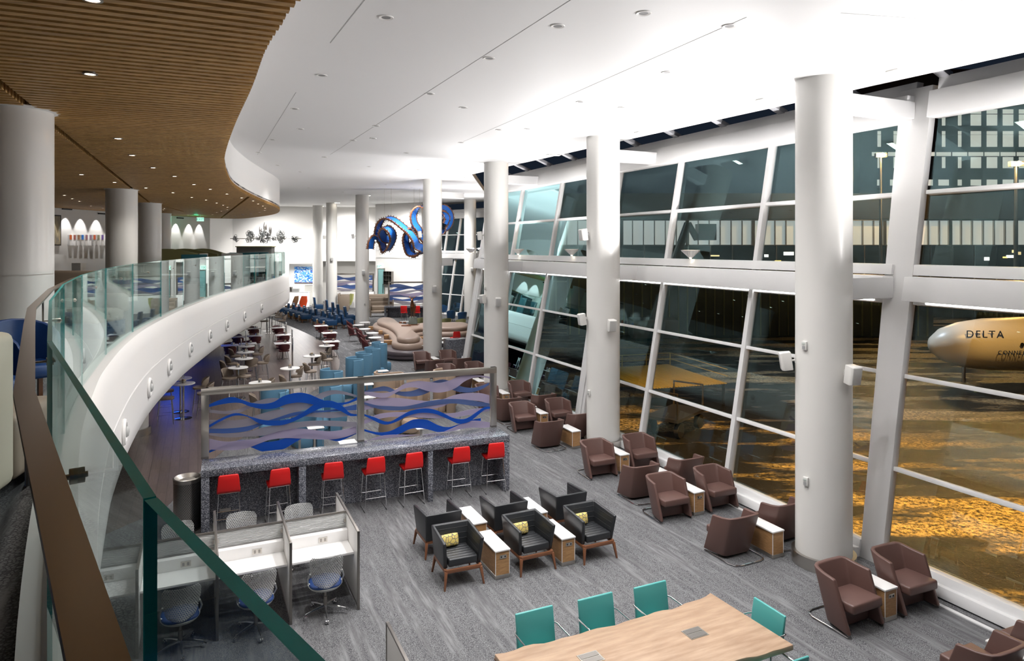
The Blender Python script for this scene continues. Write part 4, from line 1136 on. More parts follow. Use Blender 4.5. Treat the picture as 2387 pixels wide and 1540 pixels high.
# ---- serpentine sofa
def zpt(x, y, z, s=6.16, ox=860, oy=600): return at(ox + x / s, oy + y / s, z)
so_out = [(110, 900), (150, 930), (240, 955), (330, 1000), (390, 1060), (408, 1110), (400, 1140), (470, 1162), (570, 1167), (680, 1158), (735, 1132), (720, 1092), (662, 1056), (645, 1032), (700, 1012), (800, 1002), (1000, 1002), (1200, 1002), (1380, 995),
          (1460, 960), (1380, 925), (1200, 925), (1000, 930), (800, 930), (620, 955), (500, 955), (430, 925), (385, 885), (330, 862), (220, 855), (135, 868)]
P3 = [zpt(x, y, .95) for x, y in so_out]; P3 = [Vector((p.x, p.y, 0)) for p in P3]
def closed_spline(P, per=4):
    out = []; n = len(P)
    for i in range(n):
        p0, p1, p2, p3 = P[i - 1], P[i], P[(i + 1) % n], P[(i + 2) % n]
        for k in range(per):
            t = k / per; out.append(.5 * ((2 * p1) + (p2 - p0) * t + (2 * p0 - 5 * p1 + 4 * p2 - p3) * t * t + (3 * p1 - p0 - 3 * p2 + p3) * t ** 3))
    return out
def smooth(P, n=6):
    for _ in range(n): P = [(P[i - 1] + P[i] * 2 + P[(i + 1) % len(P)]) / 4 for i in range(len(P))]
    return P
Q = smooth(closed_spline(P3), 4)
area2 = sum(Q[i].x * Q[(i + 1) % len(Q)].y - Q[(i + 1) % len(Q)].x * Q[i].y for i in range(len(Q)))
if area2 < 0: Q.reverse()
def coffs(P, d, sm=0):
    n = len(P); out = []
    for i in range(n):
        t = (P[(i + 1) % n] - P[i - 1]).normalized(); out.append(P[i] + Vector((t.y, -t.x, 0)) * d)
    return smooth(out, sm) if sm else out
def puff(base, z0, z1, r, out, m, name, par, sm=0):
    rings = []
    k_ = 6
    for j in range(k_ + 1):
        a = PI * j / k_; dd = out + r * (math.sin(a) - 1); zz = (z0 + z1) / 2 - (z1 - z0) / 2 * math.cos(a)
        rings.append([(p.x, p.y, zz) for p in coffs(base, dd, sm)])
    m_ = MB().loft(rings); return m_.build(name, m, par, ang=60)
sf = thing('serpentine_sofa', 'long branching taupe leather sofa with plum grey seats around the hall centre', 'sofa')
puff(Q, .66, .96, .14, 0, 'taupe', 'bolster', sf)
puff(Q, .34, .72, .16, .26, 'taupe', 'backrest', sf, 2)
puff(Q, .20, .44, .10, .80, 'plum', 'seat', sf, 10)
puff(Q, .05, .26, .06, .74, 'plum', 'skirt', sf, 10)
MB().prism([(p.x, p.y) for p in coffs(Q, .60, 10)], .0, .08).build('plinth', 'black', sf)
for i, (x, y) in enumerate(((60, 990), (205, 1050), (285, 1112), (290, 1190), (578, 1238), (760, 1140), (1310, 1062))):
    p = zpt(x, y, .62); o = MB().box((p.x, p.y, .52), (.50, .34, .22), ROT * .6 - .1 if i < 4 else 0); q = o.build('arm_table', 'oak', sf, bevel=.01)
# objects on the sofa top
st = zpt(632, 965, .96)
pb = thing('stone_pedestal', 'green grey stone block with wooden plinth in the middle of the taupe sofa', 'pedestal', (st.x, st.y, .955))
MB().box((0, 0, .02), (.62, .5, .04)).build('plinth', 'wood_dark', pb)
MB().loft([[(-.24, -.2, .04), (.24, -.2, .04), (.24, .2, .04), (-.24, .2, .04)], [(-.17, -.15, .45), (.19, -.15, .43), (.19, .15, .43), (-.17, .15, .45)]]).build('stone', mat('green_stone', (.16, .19, .17), .6), pb, bevel=.02)
dr = thing('deer_sculpture', 'bronze deer sculpture standing on the stone block of the sofa', 'sculpture', (st.x, st.y, 1.39))
m = MB(); m.T = Matrix.Scale(.95, 4)
m.tube([(0, .34, .58), (0, .22, .66), (0, .0, .64), (0, -.18, .66), (0, -.26, .72), (0, -.30, .86), (0, -.33, 1.0)], [.05, .13, .12, .14, .11, .075, .06], 12)
m.tube([(0, -.27, 1.04), (0, -.35, 1.06), (0, -.46, 1.0), (0, -.53, .96)], [.05, .075, .05, .028], 10)
for sx in (-1, 1):
    m.tube([(sx * .07, -.20, .62), (sx * .075, -.22, .40), (sx * .075, -.20, .22), (sx * .075, -.22, 0)], [.06, .035, .022, .024], 8)
    m.tube([(sx * .07, .22, .62), (sx * .08, .20, .42), (sx * .075, .30, .24), (sx * .075, .26, 0)], [.085, .05, .022, .024], 8)
    m.tube([(sx * .05, -.30, 1.08), (sx * .13, -.29, 1.15), (sx * .20, -.29, 1.17)], [.02, .035, .005], 6)
m.tube([(0, .36, .62), (0, .42, .54)], [.03, .01], 6)
m.build('body', 'bronze', dr, ang=60)
bt_ = at(945, 749, .6)
for dx, h_, w in ((-.16, .42, 'leftmost'), (.0, .55, 'middle'), (.15, .35, 'rightmost')):
    p = bt_ + Vector((dx, 0, 0)); o = thing('glass_bottle', 'clear glass bottle behind the sofa, %s of three' % w, 'bottle', (p.x, p.y, .602), 0, 'glass bottles')
    MB().lathe([(.06, 0), (.07, .02), (.07, h_ * .6), (.02, h_ * .8), (.02, h_)], 14).build('body', 'glass_clear', o); MB().lathe([(.024, h_), (.024, h_ + .03)], 10).build('stopper', 'steel', o)
for px, py, w in ((934, 753, 'left'), (943, 753, 'right')):
    p = at(px, py, .96); tag(MB().box((p.x, p.y, 1.0), (.16, .12, .08)).build('wooden_box', 'wood_dark', bevel=.005), 'small dark wooden box on the sofa top, %s one' % w, 'box', 'wooden boxes')
p = at(947, 759.5, .96); tag(MB().box((p.x, p.y, .985), (.5, .2, .05)).build('serving_tray', 'wood_dark', bevel=.005), 'long dark wooden tray on the sofa top', 'tray')

# ---- wave pods
def wave_pod(m, md):
    r = thing('wave_pod', '', 'booth')
    pts = spline([(-.20, -.50, 0), (.06, -.47, 0), (.20, -.29, 0), (.06, -.10, 0), (-.16, .08, 0), (-.20, .28, 0), (-.04, .44, 0), (.22, .48, 0)], 6)
    lo = offs(pts, .03); hi = offs(pts, -.03)
    rings = [[(a.x, a.y, .03), (a.x, a.y, 1.30), (b.x, b.y, 1.30), (b.x, b.y, .03)] for a, b in zip(lo, hi)]
    MB().loft(rings).build('screen', m, r, bevel=.012, ang=60)
    for s in (1, -1):
        k_ = MB(); k_.lathe([(.22, .12), (.24, .16), (.24, .40), (.20, .45)], 28, (s * .34, s * .22, 0)); k_.build('seat', m, r, ang=50)
    MB().box((.34, .30, .06), (.3, .3, .12)).build('base', md, r); MB().box((-.34, -.30, .06), (.3, .3, .12)).build('base', md, r)
    return r
P_wb = Proto(wave_pod('sky', 'sky_dark')); P_wt = Proto(wave_pod('beige', 'tan'))
for px, py, rz, w in ((826, 921, .1, 'nearest tall one above the steel rail'), (848, 905, .1, 'second tall one above the steel rail'), (868, 889, .1, 'third tall one above the steel rail'), (884, 873, .1, 'farthest tall one above the steel rail'),
                      (772, 958, .35, 'low one cut by the steel rail'), (640, 1018, .5, 'left one behind the ribbons'), (715, 1040, .7, 'lower one behind the ribbons'), (770, 1000, .2, 'middle one behind the ribbons')):
    p = at(px, py); P_wb((p.x, p.y, 0), ROT + rz, 'sky blue curved privacy booth, ' + w, 'sky blue privacy booths')
for px, py, rz, w in ((905, 965, .9, 'left'), (975, 975, -.6, 'middle'), (1035, 960, .2, 'right'), (930, 1010, 1.6, 'lower')):
    p = at(px, py); P_wt((p.x, p.y, 0), ROT + rz, 'beige curved privacy booth behind the right half of the ribbon screen, %s one' % w, 'beige privacy booths')
def pod_table():
    r = thing('pod_table', '', 'side table')
    MB().box((0, 0, .64), (.40, .36, .025)).build('table_top', 'top', r, bevel=.01); MB().box((0, .12, .32), (.05, .05, .63)).build('leg', 'steel', r); MB().box((0, 0, .01), (.34, .3, .02)).build('base_plate', 'steel', r)
    return r
P_pt = Proto(pod_table())
for px, py, w in ((892, 864, 'right of the tall blue booths'), (857, 895, 'just under the steel top rail'), (858, 925, 'right of the middle post'), (735, 995, 'behind the left ribbons'), (700, 1015, 'lower, behind the left ribbons'), (810, 1030, 'left of the middle post'), (985, 995, 'behind the right ribbons'), (1050, 1000, 'right end behind the ribbons')):
    p = at(px, py, .64); P_pt((p.x, p.y, 0), ROT, 'small white booth table, ' + w, 'small white booth tables')
for px, py, w in ((742, 953, 'upper'), (705, 980, 'lower')):
    p = at(px, py, .4); tag(MB().lathe([(.22, 0), (.25, .04), (.25, .36), (.20, .42)], 24, (p.x, p.y, 0)).build('ottoman', mat('speckled_boucle', (.42, .38, .34), .9)), 'speckled grey ottoman behind the blue ribbons, %s one' % w, 'ottoman', 'speckled ottomans')

# ---- navy club chairs
def club(high=False):
    r = thing('wing_chair' if high else 'club_chair', '', 'armchair')
    h = 1.05 if high else .80
    MB().box((0, -.03, .36), (.52, .60, .16)).build('seat', 'navy', r, bevel=.04, seg=3, ang=60)
    MB().box((0, .30, .30 + h / 2 - .02), (.54, .15, h - .30), rx=R(-6)).build('backrest', 'navy', r, bevel=.04, seg=3, ang=60)
    for s in (-1, 1): MB().box((s * .31, -.01, .42), (.12, .66, .34)).build('arm', 'navy', r, bevel=.035, seg=3, ang=60)
    for sx in (-1, 1):
        for sy in (-1, 1): MB().box((sx * .29, sy * .26, .13), (.045, .045, .26)).build('leg', 'wood_dark', r)
    return r
P_cl = Proto(club()); P_wg = Proto(club(True))
def row(P, seat, n, step, f, lab, grp, z=.45):
    p = at(seat[0], seat[1], z)
    for i in range(n):
        q = p + step * i; P((q.x, q.y, 0), face(f), lab % (ordn[i] if i < 7 else 'last'), grp)
stp = Vector((-.76, 1.17, 0))
gr = 'navy club chairs in rows'
row(P_cl, (712.6, 736), 5, stp, -B, 'navy club chair, %s from the viewer, left facing row nearest the balcony', gr)
row(P_cl, (772, 750), 3, stp, -B, 'navy club chair, %s from the viewer, left facing row by the fifth column', gr)
p0 = at(712.6, 736, .45) + B * 1.0; p1 = at(772, 750, .45) + B * 1.0
for i in range(5): q = p0 + stp * i; P_cl((q.x, q.y, 0), face(B), 'navy club chair, %s in the right facing row nearest the balcony' % ordn[i], gr)
for i in range(3): q = p1 + stp * i; P_cl((q.x, q.y, 0), face(B), 'navy club chair, %s in the right facing row by the fifth column' % ordn[i], gr)
for (px, py), w in zip(((815, 730), (798, 724), (786, 719), (771, 713), (742, 706)), ordn):
    p = at(px, py, .7); P_wg((p.x, p.y, 0), face(B), 'high backed navy wing chair facing right, %s from the viewer' % w, 'navy wing chairs')
P_st3 = Proto(side_table(.62))
for i, q in enumerate([at(712.6, 736, .45) + stp * (.5 + k_) for k_ in range(3)] + [at(772, 750, .45) + stp * (.5 + k_) for k_ in range(2)]):
    P_st3((q.x, q.y, 0), face(-B), 'narrow oak side table between navy club chairs, %s along' % ordn[i], 'oak tables between navy chairs')
def tub2(m):
    r = thing('round_tub_chair', '', 'armchair')
    MB().lathe([(.24, .20), (.28, .24), (.29, .40), (.25, .44)], 26).build('seat', m, r)
    rings = []
    for i in range(15):
        u = -1 + i / 7; a = u * R(125); x = .33 * math.sin(a); y = .33 * math.cos(a); h = .80 - .18 * abs(u) ** 2
        rings.append([(x * .85, y * .85, .20), (x, y, h), (x * .85, y * .85, h), (x * .75, y * .75, .24)])
    MB().loft(rings).build('backrest', m, r, bevel=.012, ang=60)
    for a in (45, 135, 225, 315): MB().tube([(.2 * math.cos(R(a)), .2 * math.sin(R(a)), .22), (.25 * math.cos(R(a)), .25 * math.sin(R(a)), 0)], .015, 6).build('leg', 'wood_dark', r)
    return r
P_t2 = Proto(tub2('navy')); P_t3 = Proto(tub2('sage'))
for px, py, f, w in ((1051.5, 737, A, 'its back to the viewer'), (1077.5, 741, A, 'touching the far window column'), (1037, 722, B, 'partly behind the fourth column'), (1066, 719, -A, 'facing the viewer before the windows'), (1034, 708, B, 'farthest, behind the fourth column')):
    p = at(px, py, .35); P_t2((p.x, p.y, 0), face(f), 'navy round tub chair by the far windows, ' + w, 'navy tub chairs by the far windows')
for px, py, w in ((980, 756, 'left of the fourth column'), (1040, 757, 'right of the fourth column'), (1074, 759, 'beside the leaning window pier')):
    p = at(px, py, .35); P_t3((p.x, p.y, 0), face(A), 'sage green tub chair behind the sofa, ' + w, 'sage green tub chairs')
# small stone block with red chair behind
p = at(1061, 789, .95)
o = MB().box((p.x, p.y, .475), (.95, .6, .95), ROT).build('stone_block', 'stone', bevel=.004); tag(o, 'short speckled stone counter beside the leaning window pier', 'counter')
p = at(1061, 777, .95); P_red((p.x, p.y, 0), ROT + PI, 'red stool peeking over the short speckled counter', 'red stools at the stone counter')
# ================================================================ FAR END OF THE HALL
def make_screen(loc, rz, w, h, z0, label, seed):
    r = thing('ribbon_screen', label, 'screen', (loc[0], loc[1], z0), rz, 'glass ribbon screens at the far end')
    for s in (-1, 1): MB().box((s * (w / 2 - .06), 0, h / 2), (.12, .1, h)).build('post', 'steel', r)
    MB().box((0, 0, h - .06), (w, .104, .12)).build('top_rail', 'steel', r); MB().box((0, 0, .02), (w, .08, .04)).build('bottom_rail', 'steel', r)
    rn = random.Random(seed)
    for k in range(7):
        zc_ = .12 + (h - .4) * (k + .5) / 7; a1_, a2_ = rn.uniform(.05, .12), rn.uniform(.04, .1); p1_, p2_ = rn.uniform(0, 6), rn.uniform(0, 6); f1, f2 = rn.uniform(1.8, 2.6), rn.uniform(3, 4)
        rings = []
        for i in range(31):
            x = -w / 2 + .12 + (w - .24) * i / 30; c = zc_ + a1_ * math.sin(f1 * x + p1_); t = .05 + abs(a2_ * math.sin(f2 * x * .5 + p2_)); y = (k % 3 - 1) * .015
            rings.append([(x, y, c - t), (x, y, c + t), (x, y + .008, c + t), (x, y + .008, c - t)])
        MB().loft(rings).build('ribbon', ('rb_frost', 'rb_mid', 'rb_slate', 'rb_lav')[k % 4], r, ang=50)
    return r
# work table with red chairs below the second screen
T2 = (-7.85, 50.2)
tb2 = thing('bar_counter', 'far speckled counter with two red chairs, under the second ribbon screen', 'counter', (T2[0], T2[1], 0), .06)
MB().box((0, 0, .80), (3.0, .8, .10)).build('counter_top', 'stone', tb2)
for x in (-1.43, 1.43): MB().box((x, 0, .375), (.12, .75, .75)).build('leg', 'stone', tb2)
MB().box((0, .3, .375), (2.7, .06, .75)).build('back_panel', 'stone', tb2)
make_screen((-7.7, 51.0), .06, 3.1, 1.75, .86, 'steel framed glass ribbon screen behind the bronze deer', 5)
def red_chair():
    r = thing('red_chair', '', 'chair')
    MB().box((0, 0, .46), (.46, .44, .06)).build('seat', 'red', r, bevel=.015); MB().box((0, .22, .72), (.46, .05, .48), rx=R(-8)).build('backrest', 'red', r, bevel=.015)
    for sx in (-1, 1): MB().tube([(sx * .2, -.2, .44), (sx * .22, -.22, .01), (sx * .22, .22, .01), (sx * .2, .2, .44)], .01, 6).build('leg_frame', 'chrome', r)
    return r
P_rc = Proto(red_chair())
for px, w in ((942, 'left'), (972, 'right')):
    p = Vector(((px - CX) / FPX * 49.3, 49.3, 0)); P_rc(p, .06 + PI, 'red vinyl chair at the far speckled counter, %s of the deer' % w, 'red chairs at the far counter')
make_screen((-13.75, 58.4), -.02, 3.9, 1.55, 1.38, 'steel framed glass ribbon screen at the hall end, behind the fifth column', 11)
tag(MB().box((-13.75, 58.5, .69), (3.9, .5, 1.38)).build('service_counter', 'top', bevel=.01), 'white service counter carrying the farthest ribbon screen', 'counter')
# channelled high-back booths
def booth(w, h, m='tan', z0=0):
    r = thing('high_back_booth', '', 'booth')
    k = MB(); n = 4
    for i in range(n): k.box((0, .38, .28 + (h - .28) * (i + .5) / n), (w, .12, (h - .28) / n - .012))
    k.build('back_panel', m, r, bevel=.02)
    for s in (-1, 1): MB().box((s * (w / 2 - .04), 0, h * .47), (.08, .85, h * .86)).build('side_wing', m, r, bevel=.02)
    MB().box((0, -.02, .36), (w - .18, .7, .18)).build('seat', m, r, bevel=.04, seg=3); MB().box((0, .24, .6), (w - .3, .16, .34)).build('back_cushion', m, r, bevel=.05, seg=3)
    for sx in (-1, 1): MB().box((sx * (w / 2 - .1), 0, .12), (.05, .7, .24)).build('leg', 'steel', r)
    return r
P_bo = Proto(booth(1.75, 1.42))
P_bo((-9.75, 51.0, 0), .25, 'tan channelled high back booth left of the second ribbon screen', 'tan high back booths')
P_bo((-10.6, 54.3, 0), .25, 'tan channelled high back booth farther back beside the fifth column', 'tan high back booths')
P_bo((-13.7, 55.6, 0), 1.75, 'tan high back booth seen edge on between the fifth and sixth columns', 'tan high back booths')
# swivel lounge chair
def swivel(m, mb, name='swivel_lounge_chair'):
    r = thing(name, '', 'armchair')
    MB().loft([[(-.36, -.32, .36), (.36, -.32, .36), (.34, .3, .30), (-.34, .3, .30)], [(-.36, -.34, .50), (.36, -.34, .50), (.34, .3, .44), (-.34, .3, .44)]]).build('seat', m, r, bevel=.05, seg=3)
    MB().loft([[(-.34, .24, .38), (.34, .24, .38), (.34, .34, .36), (-.34, .34, .36)], [(-.36, .40, .85), (.36, .40, .85), (.36, .52, .85), (-.36, .52, .85)], [(-.26, .52, 1.25), (.26, .52, 1.25), (.26, .62, 1.25), (-.26, .62, 1.25)]]).build('backrest', m, r, bevel=.03, seg=3)
    MB().tube([(0, 0, .05), (0, 0, .36)], .03, 8).build('stem', 'chrome', r)
    k = MB()
    for i in range(4): a = R(45 + 90 * i); k.tube([(0, 0, .1), (.36 * math.cos(a), .36 * math.sin(a), .015)], .014, 6)
    k.build('star_base', 'chrome', r); return r
M['orange'] = mat('orange_fabric', (.75, .09, .02), .6); M['olive'] = mat('olive_fabric', (.30, .31, .10), .7); M['rust'] = mat('brown_fabric', (.22, .12, .05), .6)
for px, py, f, m, w in ((699, 726, -B - A, 'orange', 'orange swivel lounge chair in front of the reception desk'), (806, 718.5, -B * 1.0 - A * .3, 'olive', 'olive green swivel lounge chair by the farthest ribbon screen'), (677, 724, -B + A * .8, 'rust', 'brown swivel lounge chair turned away beside the reception desk')):
    r = swivel(m, m); p = at(px, py, .05); r.location = (p.x, p.y, 0); r.rotation_euler.z = face(f.normalized()); tag(r, w, 'armchair')
# reception alcove
AY = 60.6
alc = MB(); 
struct('wall_alcove', MB().box((-18.75, AY + .9, 1.85), (2.6, .15, 3.7)), mat('alcove_white', (.85, .85, .84), .5))
struct('wall_alcove_header', MB().box((-18.75, AY + .4, 3.78), (2.8, 1.1, .18)), 'white'); struct('wall_alcove_side', MB().box((-17.4, AY + .4, 1.85), (.14, 1.1, 3.7)), 'white')
area('alcove_lamp', (-18.8, AY - .1, 3.6), (R(-25), 0, 0), 1.6, 70, (1, .98, .95), size_y=.2)
def m_paint():
    m = mat('blue_mosaic_painting', (.1, .3, .8), .4); k = NT(m)
    v = k.coord('Object', (1, 1, 2.0)); vo = k.n('ShaderNodeTexVoronoi'); vo.inputs['Scale'].default_value = 9; k.l(v, vo.inputs['Vector'])
    col = k.ramp(vo.outputs['Color'], [(0, (.01, .04, .30)), (.35, (.02, .16, .65)), (.55, (.10, .38, .80)), (.7, (.45, .68, .85)), (.85, (.75, .78, .72)), (.95, (.30, .08, .20))])
    sx = k.n('ShaderNodeSeparateXYZ'); tc = k.n('ShaderNodeTexCoord'); k.l(tc.outputs['Object'], sx.inputs[0])
    low = k.ramp(sx.outputs['Z'], [(.0, (1, 1, 1)), (.02, (0, 0, 0))])
    mr = k.n('ShaderNodeMapRange'); mr.inputs[1].default_value = -.72; mr.inputs[2].default_value = -.55; mr.inputs[3].default_value = 1; mr.inputs[4].default_value = 0; k.l(sx.outputs['Z'], mr.inputs[0])
    k.base(k.mix(mr.outputs[0], col, (.09, .05, .04))); return m
pt = thing('painting', 'large blue mosaic painting hanging above the reception desk', 'painting', (-18.72, AY + .80, 2.66))
MB().box((0, 0, 0), (1.70, .04, 1.5)).build('canvas', m_paint(), pt)
rd = thing('reception_desk', 'white reception desk glowing below the blue painting', 'desk', (-18.9, 59.3, 0))
MB().box((0, 0, .62), (2.4, .6, 1.22)).build('desk_body', mat('backlit_panel', (.9, .9, .9), .4, emit=(1, .98, .95), es=1.0), rd, bevel=.01); MB().box((0, 0, 1.26), (2.6, .75, .06)).build('desk_top', 'top', rd, bevel=.01)
pr = thing('printer', 'dark grey and white office printer on the reception desk', 'printer', (-19.0, 59.3, 1.29))
MB().box((-.26, 0, .22), (.34, .35, .44)).build('body', 'steel_dark', pr, bevel=.03); MB().box((.24, 0, .15), (.62, .38, .30)).build('tray', 'grey_plastic', pr, bevel=.02)
cb = thing('low_cabinet', 'white low cabinet right of the reception desk', 'cabinet', (-17.9, 60.9, 0)); MB().box((0, 0, .9), (1.1, .4, 1.8)).build('body', mat('cabinet_cream', (.62, .61, .57), .5), cb); MB().box((0, -.02, 1.83), (1.15, .46, .05)).build('top', 'top', cb)
# entrance screen door, exit sign, mail slots on the right far wall
def on_right(px, z):
    (x0, y0), (x1, y1) = (-11.6, 58.0), (-7.2, 54.4); u = (px - CX) / FPX
    t = (u * y0 - x0) / ((x1 - x0) - u * (y1 - y0)); return Vector((x0 + (x1 - x0) * t, y0 + (y1 - y0) * t, z))
rw = math.atan2(54.4 - 58.0, -7.2 + 11.6)
nrw = Vector((math.sin(rw), -math.cos(rw), 0))
p = on_right(889.5, 0) + nrw * .02
dw = thing('glass_door', 'narrow glass door below the far exit sign', 'door', p, rw)
MB().box((0, 0, 1.9), (.9, .06, 3.0)).build('frame', 'steel', dw); MB().box((0, -.04, 1.9), (.7, .02, 2.8)).build('glass', mat('aqua_glass', (.25, .5, .5), .1), dw); MB().box((.28, -.08, 1.7), (.03, .04, .8)).build('handle', 'black', dw)
p = on_right(887, 3.55) + nrw * .1
M['exit_glow'] = mat('exit_green', (.1, .9, .6), .5, emit=(.15, 1, .7), es=2.5)
def exit_sign(name_lab, loc, rz, s, grp):
    r = thing('exit_sign', name_lab, 'sign', loc, rz, grp)
    MB().box((0, 0, 0), (.34 * s, .03, .20 * s)).build('plate', mat('exit_plate', (.75, .95, .85), .4, emit=(.5, 1, .8), es=.7), r)
    text_mesh('letters', 'EXIT', .17 * s, r, (0, -.02, 0), mat('exit_letters', (.0, .16, .09), .5, emit=(0, .3, .18), es=.4)); return r
exit_sign('small green lit exit sign over the far glass door', p, rw, 1.6, 'exit signs')
p = on_right(908, 2.6) + nrw * .05
ms = thing('pigeonhole_rack', 'dark wall rack of pigeonholes right of the far glass door', 'shelf', p, rw)
MB().box((0, 0.03, 0), (1.0, .05, 1.1)).build('back', 'black', ms)
g = MB()
for i in range(4): g.box((-.5 + i / 3, -.08, 0), (.03, .22, 1.1))
for i in range(4): g.box((0, -.08, -.55 + 1.1 * i / 3), (1.0, .22, .03))
g.build('grid', 'steel_dark', ms)
# drawings of pale wire on the far wall
p = on_right(897, 5.3) + nrw * .06; rn = random.Random(4)
wa = thing('wire_artwork', 'pale looping wire artwork on the far right wall', 'artwork', p, rw)
k = MB()
for i in range(9):
    c = Vector((rn.uniform(-.9, .9), 0, rn.uniform(-.6, .6))); k.tube([c + Vector((.22 * math.cos(a) * rn.uniform(.6, 1.3), 0, .22 * math.sin(a) * rn.uniform(.6, 1.3))) for a in [2 * PI * q / 9 for q in range(9)]], .012, 5, closed=True)
k.build('wire', mat('pale_wire', (.6, .6, .6), .5), wa)
# silver filigree relief on the end wall
WY = 57.6
def wall_at(px, py, Y=WY): return dep(px, py, Y)
fs = thing('filigree_relief', 'silver filigree wall sculpture with three pointed leaves on the end wall', 'sculpture')
# plane through the end wall, relief floats slightly before it
k = MB(); k.tube([wall_at(537, 556), wall_at(620, 556), wall_at(703, 556)], .035, 6); k.build('bar', 'steel', fs)
rn = random.Random(8)
def lump(cx, cy, w, h, n):
    k = MB()
    for i in range(n):
        a = rn.uniform(0, 2 * PI); rr = math.sqrt(rn.random()); x, y = cx + w * rr * math.cos(a), cy + h * rr * math.sin(a); s = rn.uniform(.06, .16)
        c = wall_at(x, y) + Vector((0, rn.uniform(-.15, .05), 0)); t = rn.uniform(0, PI)
        k.tube([c + Vector((s * math.cos(q) * math.cos(t), .3 * s * math.sin(q + t), s * math.sin(q))) for q in [2 * PI * j / 8 for j in range(8)]], .02, 5, closed=True)
    k.build('ornament', mat('silver', (.26, .27, .27), .35, .85) if 'silver' not in bpy.data.materials else bpy.data.materials['silver'], fs)
for cx_, cy_, w_, h_, n_ in ((551, 556, 5, 6, 14), (583, 552, 9, 13, 45), (618, 552, 13, 14, 80), (656, 552, 10, 14, 50), (688, 557, 7, 7, 22), (600, 556, 5, 3, 8), (640, 556, 6, 3, 10)): lump(cx_, cy_, w_, h_, n_)
for cx_, cy_, h_ in ((607, 537, 10), (618, 530, 13), (630, 537, 10)):
    k = MB(); c = wall_at(cx_, cy_); s = h_ / FPX * WY
    for j in range(5): f = 1 - j * .2; k.tube([c + Vector((.28 * s * f * math.sin(a), -.02 * j, s * f * math.cos(a))) for a in [2 * PI * q / 14 for q in range(14)]], .018, 5, closed=True)
    k.build('leaf', 'steel_dark', fs)
# hanging track sculpture
hs = thing('track_sculpture', 'hanging looping sculpture of blue belt edged with brown pegs', 'sculpture')
path = [(863, 580, 38), (866, 562, 38), (876, 553, 38.2), (888, 560, 38.5), (896, 584, 38.6), (906, 580, 38.2), (916, 558, 37.8), (912, 540, 37.4), (898, 530, 37.4), (890, 541, 37.8), (897, 555, 38.4), (911, 556, 38.8), (914, 543, 39), (905, 532, 39), (890, 535, 38.8), (880, 545, 38.4),
        (884, 522, 38), (898, 508, 37.8), (918, 512, 37.6), (945, 533, 37.5), (958, 545, 37.4), (968, 560, 37.4), (972, 572, 37.6), (985, 580, 38), (975, 592, 38.2), (955, 590, 38.2), (947, 570, 38), (946, 550, 37.8), (958, 533, 37.8), (975, 540, 38), (988, 556, 38.4),
        (996, 570, 38.6), (985, 588, 38.8), (966, 594, 38.8), (956, 578, 38.6), (968, 556, 38.2), (978, 540, 37.9), (966, 520, 37.8), (964, 500, 37.8), (976, 485, 38), (995, 482, 38.2), (1020, 484, 38.6), (1040, 487, 39), (1051, 505, 39.2), (1046, 527, 39.2), (1030, 538, 39), (1018, 520, 38.6), (1030, 500, 38.6), (1042, 508, 38.8), (1038, 522, 38.8)]
cp3 = spline([dep(*p) for p in path], 7); W_ = Vector((.50, .80, .25)).normalized() * .26
rg = []; r1 = []; r2 = []
for i, p in enumerate(cp3):
    t = (cp3[min(i + 1, len(cp3) - 1)] - cp3[max(i - 1, 0)]).normalized(); w = (W_ - t * W_.dot(t)).normalized() * .235; n = t.cross(w).normalized() * .02
    rg.append([p + w + n, p - w + n, p - w - n, p + w - n])
    for s, lst in ((1, r1), (-1, r2)): c = p + w * s; lst.append([c + w * .12 + n * 2.2, c - w * .12 + n * 2.2, c - w * .12 - n * 2.2, c + w * .12 - n * 2.2])
MB().loft(rg).build('belt', mat('cobalt_belt', (.015, .14, .55), .4), hs, ang=60)
for lst in (r1, r2): MB().loft(lst).build('edge_strip', 'wood_dark', hs, ang=60)
pg = MB()
for i in range(0, len(rg), 2):
    n = (Vector(rg[i][0]) - Vector(rg[i][3])).normalized()
    for a_ in (r1, r2): c = (Vector(a_[i][0]) + Vector(a_[i][2])) / 2; pg.bar(c - n * .11, c + n * .11, .03, .03)
pgo = pg.build('peg', mat('peg_grey', (.12, .09, .08), .5), hs); pgo['kind'] = 'stuff'
for px, Y in ((896, 38.2), (912, 37.6), (965, 37.8), (978, 38)):
    p = dep(px, 520, Y); MB().tube([(p.x, p.y, p.z), (p.x, p.y, zc(Y))], .006, 4).build('hanging_wire', 'steel', hs)

# recessed fittings of the white ceiling
def can():
    r = thing('ceiling_downlight', '', 'light')
    MB().lathe([(.055, -.004), (.085, -.010), (.09, 0)], 20, cap=False).build('trim_ring', 'white', r); MB().lathe([(.001, -.003), (.058, -.003)], 18, cap=False).build('aperture', mat('aperture_grey', (.25, .25, .25), .6), r)
    return r
P_can = Proto(can())
NUM = 'first second third fourth fifth sixth seventh eighth ninth tenth'.split()
def nth(i): return NUM[i] if i < 10 else '%s past the %s' % (NUM[i % 10], ('', 'tenth', 'twentieth', 'thirtieth')[i // 10])
for i, q in enumerate(sorted(DOWN + [(870, 322), (700, 300), (635, 325), (603, 355), (1080, 250), (1230, 300), (1450, 250), (648, 385)])):
    p = cp(*q, -.002); P_can(p, 0, 'recessed downlight in the white ceiling, %s from the left' % nth(i), 'recessed downlights of the white ceiling')
def bright():
    r = thing('ceiling_floodlight', '', 'light')
    MB().box((0, 0, -.012), (.44, .2, .02)).build('housing', 'white', r); MB().box((0, 0, -.024), (.38, .14, .006)).build('lens', 'lamp', r); return r
P_br = Proto(bright())
